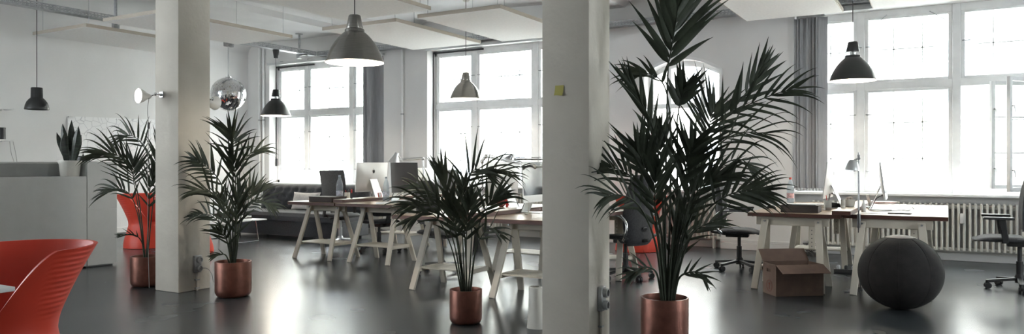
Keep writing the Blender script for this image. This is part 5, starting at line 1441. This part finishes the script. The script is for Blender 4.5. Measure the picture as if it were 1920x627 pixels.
t = thing('yarn_ball', 'rough dark red ball on the middle desk beside a red card', 'ball', (q.x, q.y + .35, HD + .045))
yb = MB(); rng = random.Random(4)
for k in range(16):
    n_ = V((rng.uniform(-1, 1), rng.uniform(-1, 1), rng.uniform(-1, 1))).normalized(); u_ = n_.orthogonal().normalized(); w_ = n_.cross(u_)
    yb.tube([(u_ * math.cos(a) + w_ * math.sin(a)) * .045 for a in [i * 2 * math.pi / 18 for i in range(18)]], .006, 5, closed=True)
yb.ball((0, 0, 0), .042, 14, 10); yb.build('yarn', mat('dark_red_yarn', (.22, .08, .07), .9), t)
q2 = gp(921, 391, HD)
t = thing('red_tag', 'small bright red card standing next to the red yarn ball', 'card', (q2.x, q2.y + .35, HD), .5)
MB().box((0, 0, .055), (.085, .006, .07), Matrix.Rotation(.25, 3, 'Y'), .002).box((0, 0, .012), (.03, .03, .024), None, .002).build('card_face', 'redthing', t)
t = thing('white_cable', 'white cable hanging from the computer onto the middle desk by the right pillar', 'cable', (-3.63, 6.55, HD))
MB().tube(spline([(-.2, .45, .13), (-.1, .30, .10), (0, .05, .15), (.02, .0, .01), (.05, -.12, .006), (.12, -.2, .006)], 40), .005, 6).build('cable_strand', 'potwhite', t)

# ================================================================== THINGS ON THE FLOOR
q = gp(899, 469)
t = thing('waste_bin', 'black square waste bin on the floor behind the middle desk', 'waste bin', (q.x, q.y, 0), -.4)
b1 = MB()
def frus(mb, a, b_, z0, z1):
    lo_ = [mb.bm.verts.new((x * a, y * a, z0)) for x, y in ((-1, -1), (1, -1), (1, 1), (-1, 1))]; hi = [mb.bm.verts.new((x * b_, y * b_, z1)) for x, y in ((-1, -1), (1, -1), (1, 1), (-1, 1))]
    return lo_, hi
l1, h1 = frus(b1, .075, .105, 0, .34); l2, h2_ = frus(b1, .07, .099, .008, .34)
for k in range(4):
    n_ = (k + 1) % 4
    b1.bm.faces.new((l1[k], l1[n_], h1[n_], h1[k])); b1.bm.faces.new((l2[n_], l2[k], h2_[k], h2_[n_])); b1.bm.faces.new((h1[k], h1[n_], h2_[n_], h2_[k]))
b1.bm.faces.new(l1[::-1]); b1.bm.faces.new(l2)
b1.build('bin_body', 'black', t)
MB().box2((-.11, -.11, .335), (.11, -.098, .350)).box2((-.11, .098, .335), (.11, .11, .350)).box2((-.11, -.098, .335), (-.098, .098, .350)).box2((.098, -.098, .335), (.11, .098, .350)).build('bin_rim', 'black', t)
# white vessel in front of the right pillar
q = gp(1004, 616)
t = thing('floor_vase', 'tall white pleated vase on the floor at the left side of the right pillar', 'vase', (q.x, q.y, 0))
def vf(u, v, off):
    a = 2 * math.pi * u; r = (.058 + .012 * math.cos(2 * a + v * 1.6)) * (1 - .10 * math.sin(v * math.pi)) - (0 if off == 0 else .005)
    return V((r * math.cos(a), r * math.sin(a), .315 * v if off == 0 else .01 + .305 * v))
MB().sheet(vf, 40, 20, 1).lathe([(0, .004), (.046, .004)], 20).build('vase_body', 'potwhite', t, angle=70)
MB().lathe([(.052, .300), (.05, .318), (.04, .318)], 24).build('vase_rim', 'potwhite', t)

# ================================================================== LIGHT, SKY, CAMERA
wd = bpy.data.worlds.new('overcast_sky'); SC.world = wd; wd.use_nodes = True
nt = wd.node_tree; bg = nt.nodes['Background']
tc = nt.nodes.new('ShaderNodeTexCoord'); sp = nt.nodes.new('ShaderNodeSeparateXYZ'); cr = nt.nodes.new('ShaderNodeValToRGB')
nt.links.new(tc.outputs['Generated'], sp.inputs[0]); nt.links.new(sp.outputs['Z'], cr.inputs[0]); nt.links.new(cr.outputs[0], bg.inputs[0])
cr.color_ramp.elements[0].position = 0.0; cr.color_ramp.elements[0].color = (.88, .93, .98, 1)
cr.color_ramp.elements[1].position = .8; cr.color_ramp.elements[1].color = (.94, .975, 1.0, 1)
bg.inputs[1].default_value = SKY
def portal(x0, x1, z0, z1, y, back=False):
    L = bpy.data.lights.new('daylight_portal', 'AREA'); L.shape = 'RECTANGLE'; L.size = x1 - x0; L.size_y = z1 - z0
    L.cycles.is_portal = True
    o = bpy.data.objects.new('daylight_portal', L); COL.objects.link(o)
    o.location = ((x0 + x1) / 2, y, (z0 + z1) / 2); o.rotation_euler = (math.pi / 2 * (1 if back else -1), 0, 0)
for a, d in (W1, W2, W3, W5): portal(a, d, ZS, ZT, YWO + .02)
portal(AR[0], AR[1], ZS, zap, YWO + .02)
for a, d in bo: portal(a, d, .85, 3.37, YB - .32, True)
for a, d in lo_:
    L = bpy.data.lights.new('daylight_portal', 'AREA'); L.shape = 'RECTANGLE'; L.size = 2.52; L.size_y = d - a; L.cycles.is_portal = True
    o = bpy.data.objects.new('daylight_portal', L); COL.objects.link(o); o.location = (XL - .32, (a + d) / 2, 2.11); o.rotation_euler = (0, -math.pi / 2, 0)
L = bpy.data.lights.new('daylight_portal', 'AREA'); L.shape = 'RECTANGLE'; L.size = 2.52; L.size_y = RY[1] - RY[0]; L.cycles.is_portal = True
o = bpy.data.objects.new('daylight_portal', L); COL.objects.link(o); o.location = (XR + .32, sum(RY) / 2, 2.11); o.rotation_euler = (0, math.pi / 2, 0)
cam = bpy.data.cameras.new('camera'); co = bpy.data.objects.new('camera', cam); COL.objects.link(co)
co.location = (0, 0, EYE); co.rotation_euler = (math.pi / 2, 0, YAW)
cam.sensor_width = 36; cam.sensor_fit = 'HORIZONTAL'; cam.lens = FPX / 1920 * 36
cam.shift_y = -(313.5 - HOR) / 1920
cam.clip_start = .05; cam.clip_end = 300
SC.camera = co
vs = SC.view_settings
vs.view_transform = 'Standard'; vs.look = 'None'; vs.gamma = 1.0; vs.use_curve_mapping = False; vs.exposure = EXPO
SC.display_settings.display_device = 'sRGB'
cy = SC.cycles
cy.max_bounces = 10; cy.diffuse_bounces = 6; cy.glossy_bounces = 4; cy.transparent_max_bounces = 24; cy.transmission_bounces = 6
cy.sample_clamp_indirect = 8; cy.caustics_reflective = False; cy.caustics_refractive = False
cy.use_denoising = True
try: cy.denoiser = 'OPENIMAGEDENOISE'
except Exception: pass
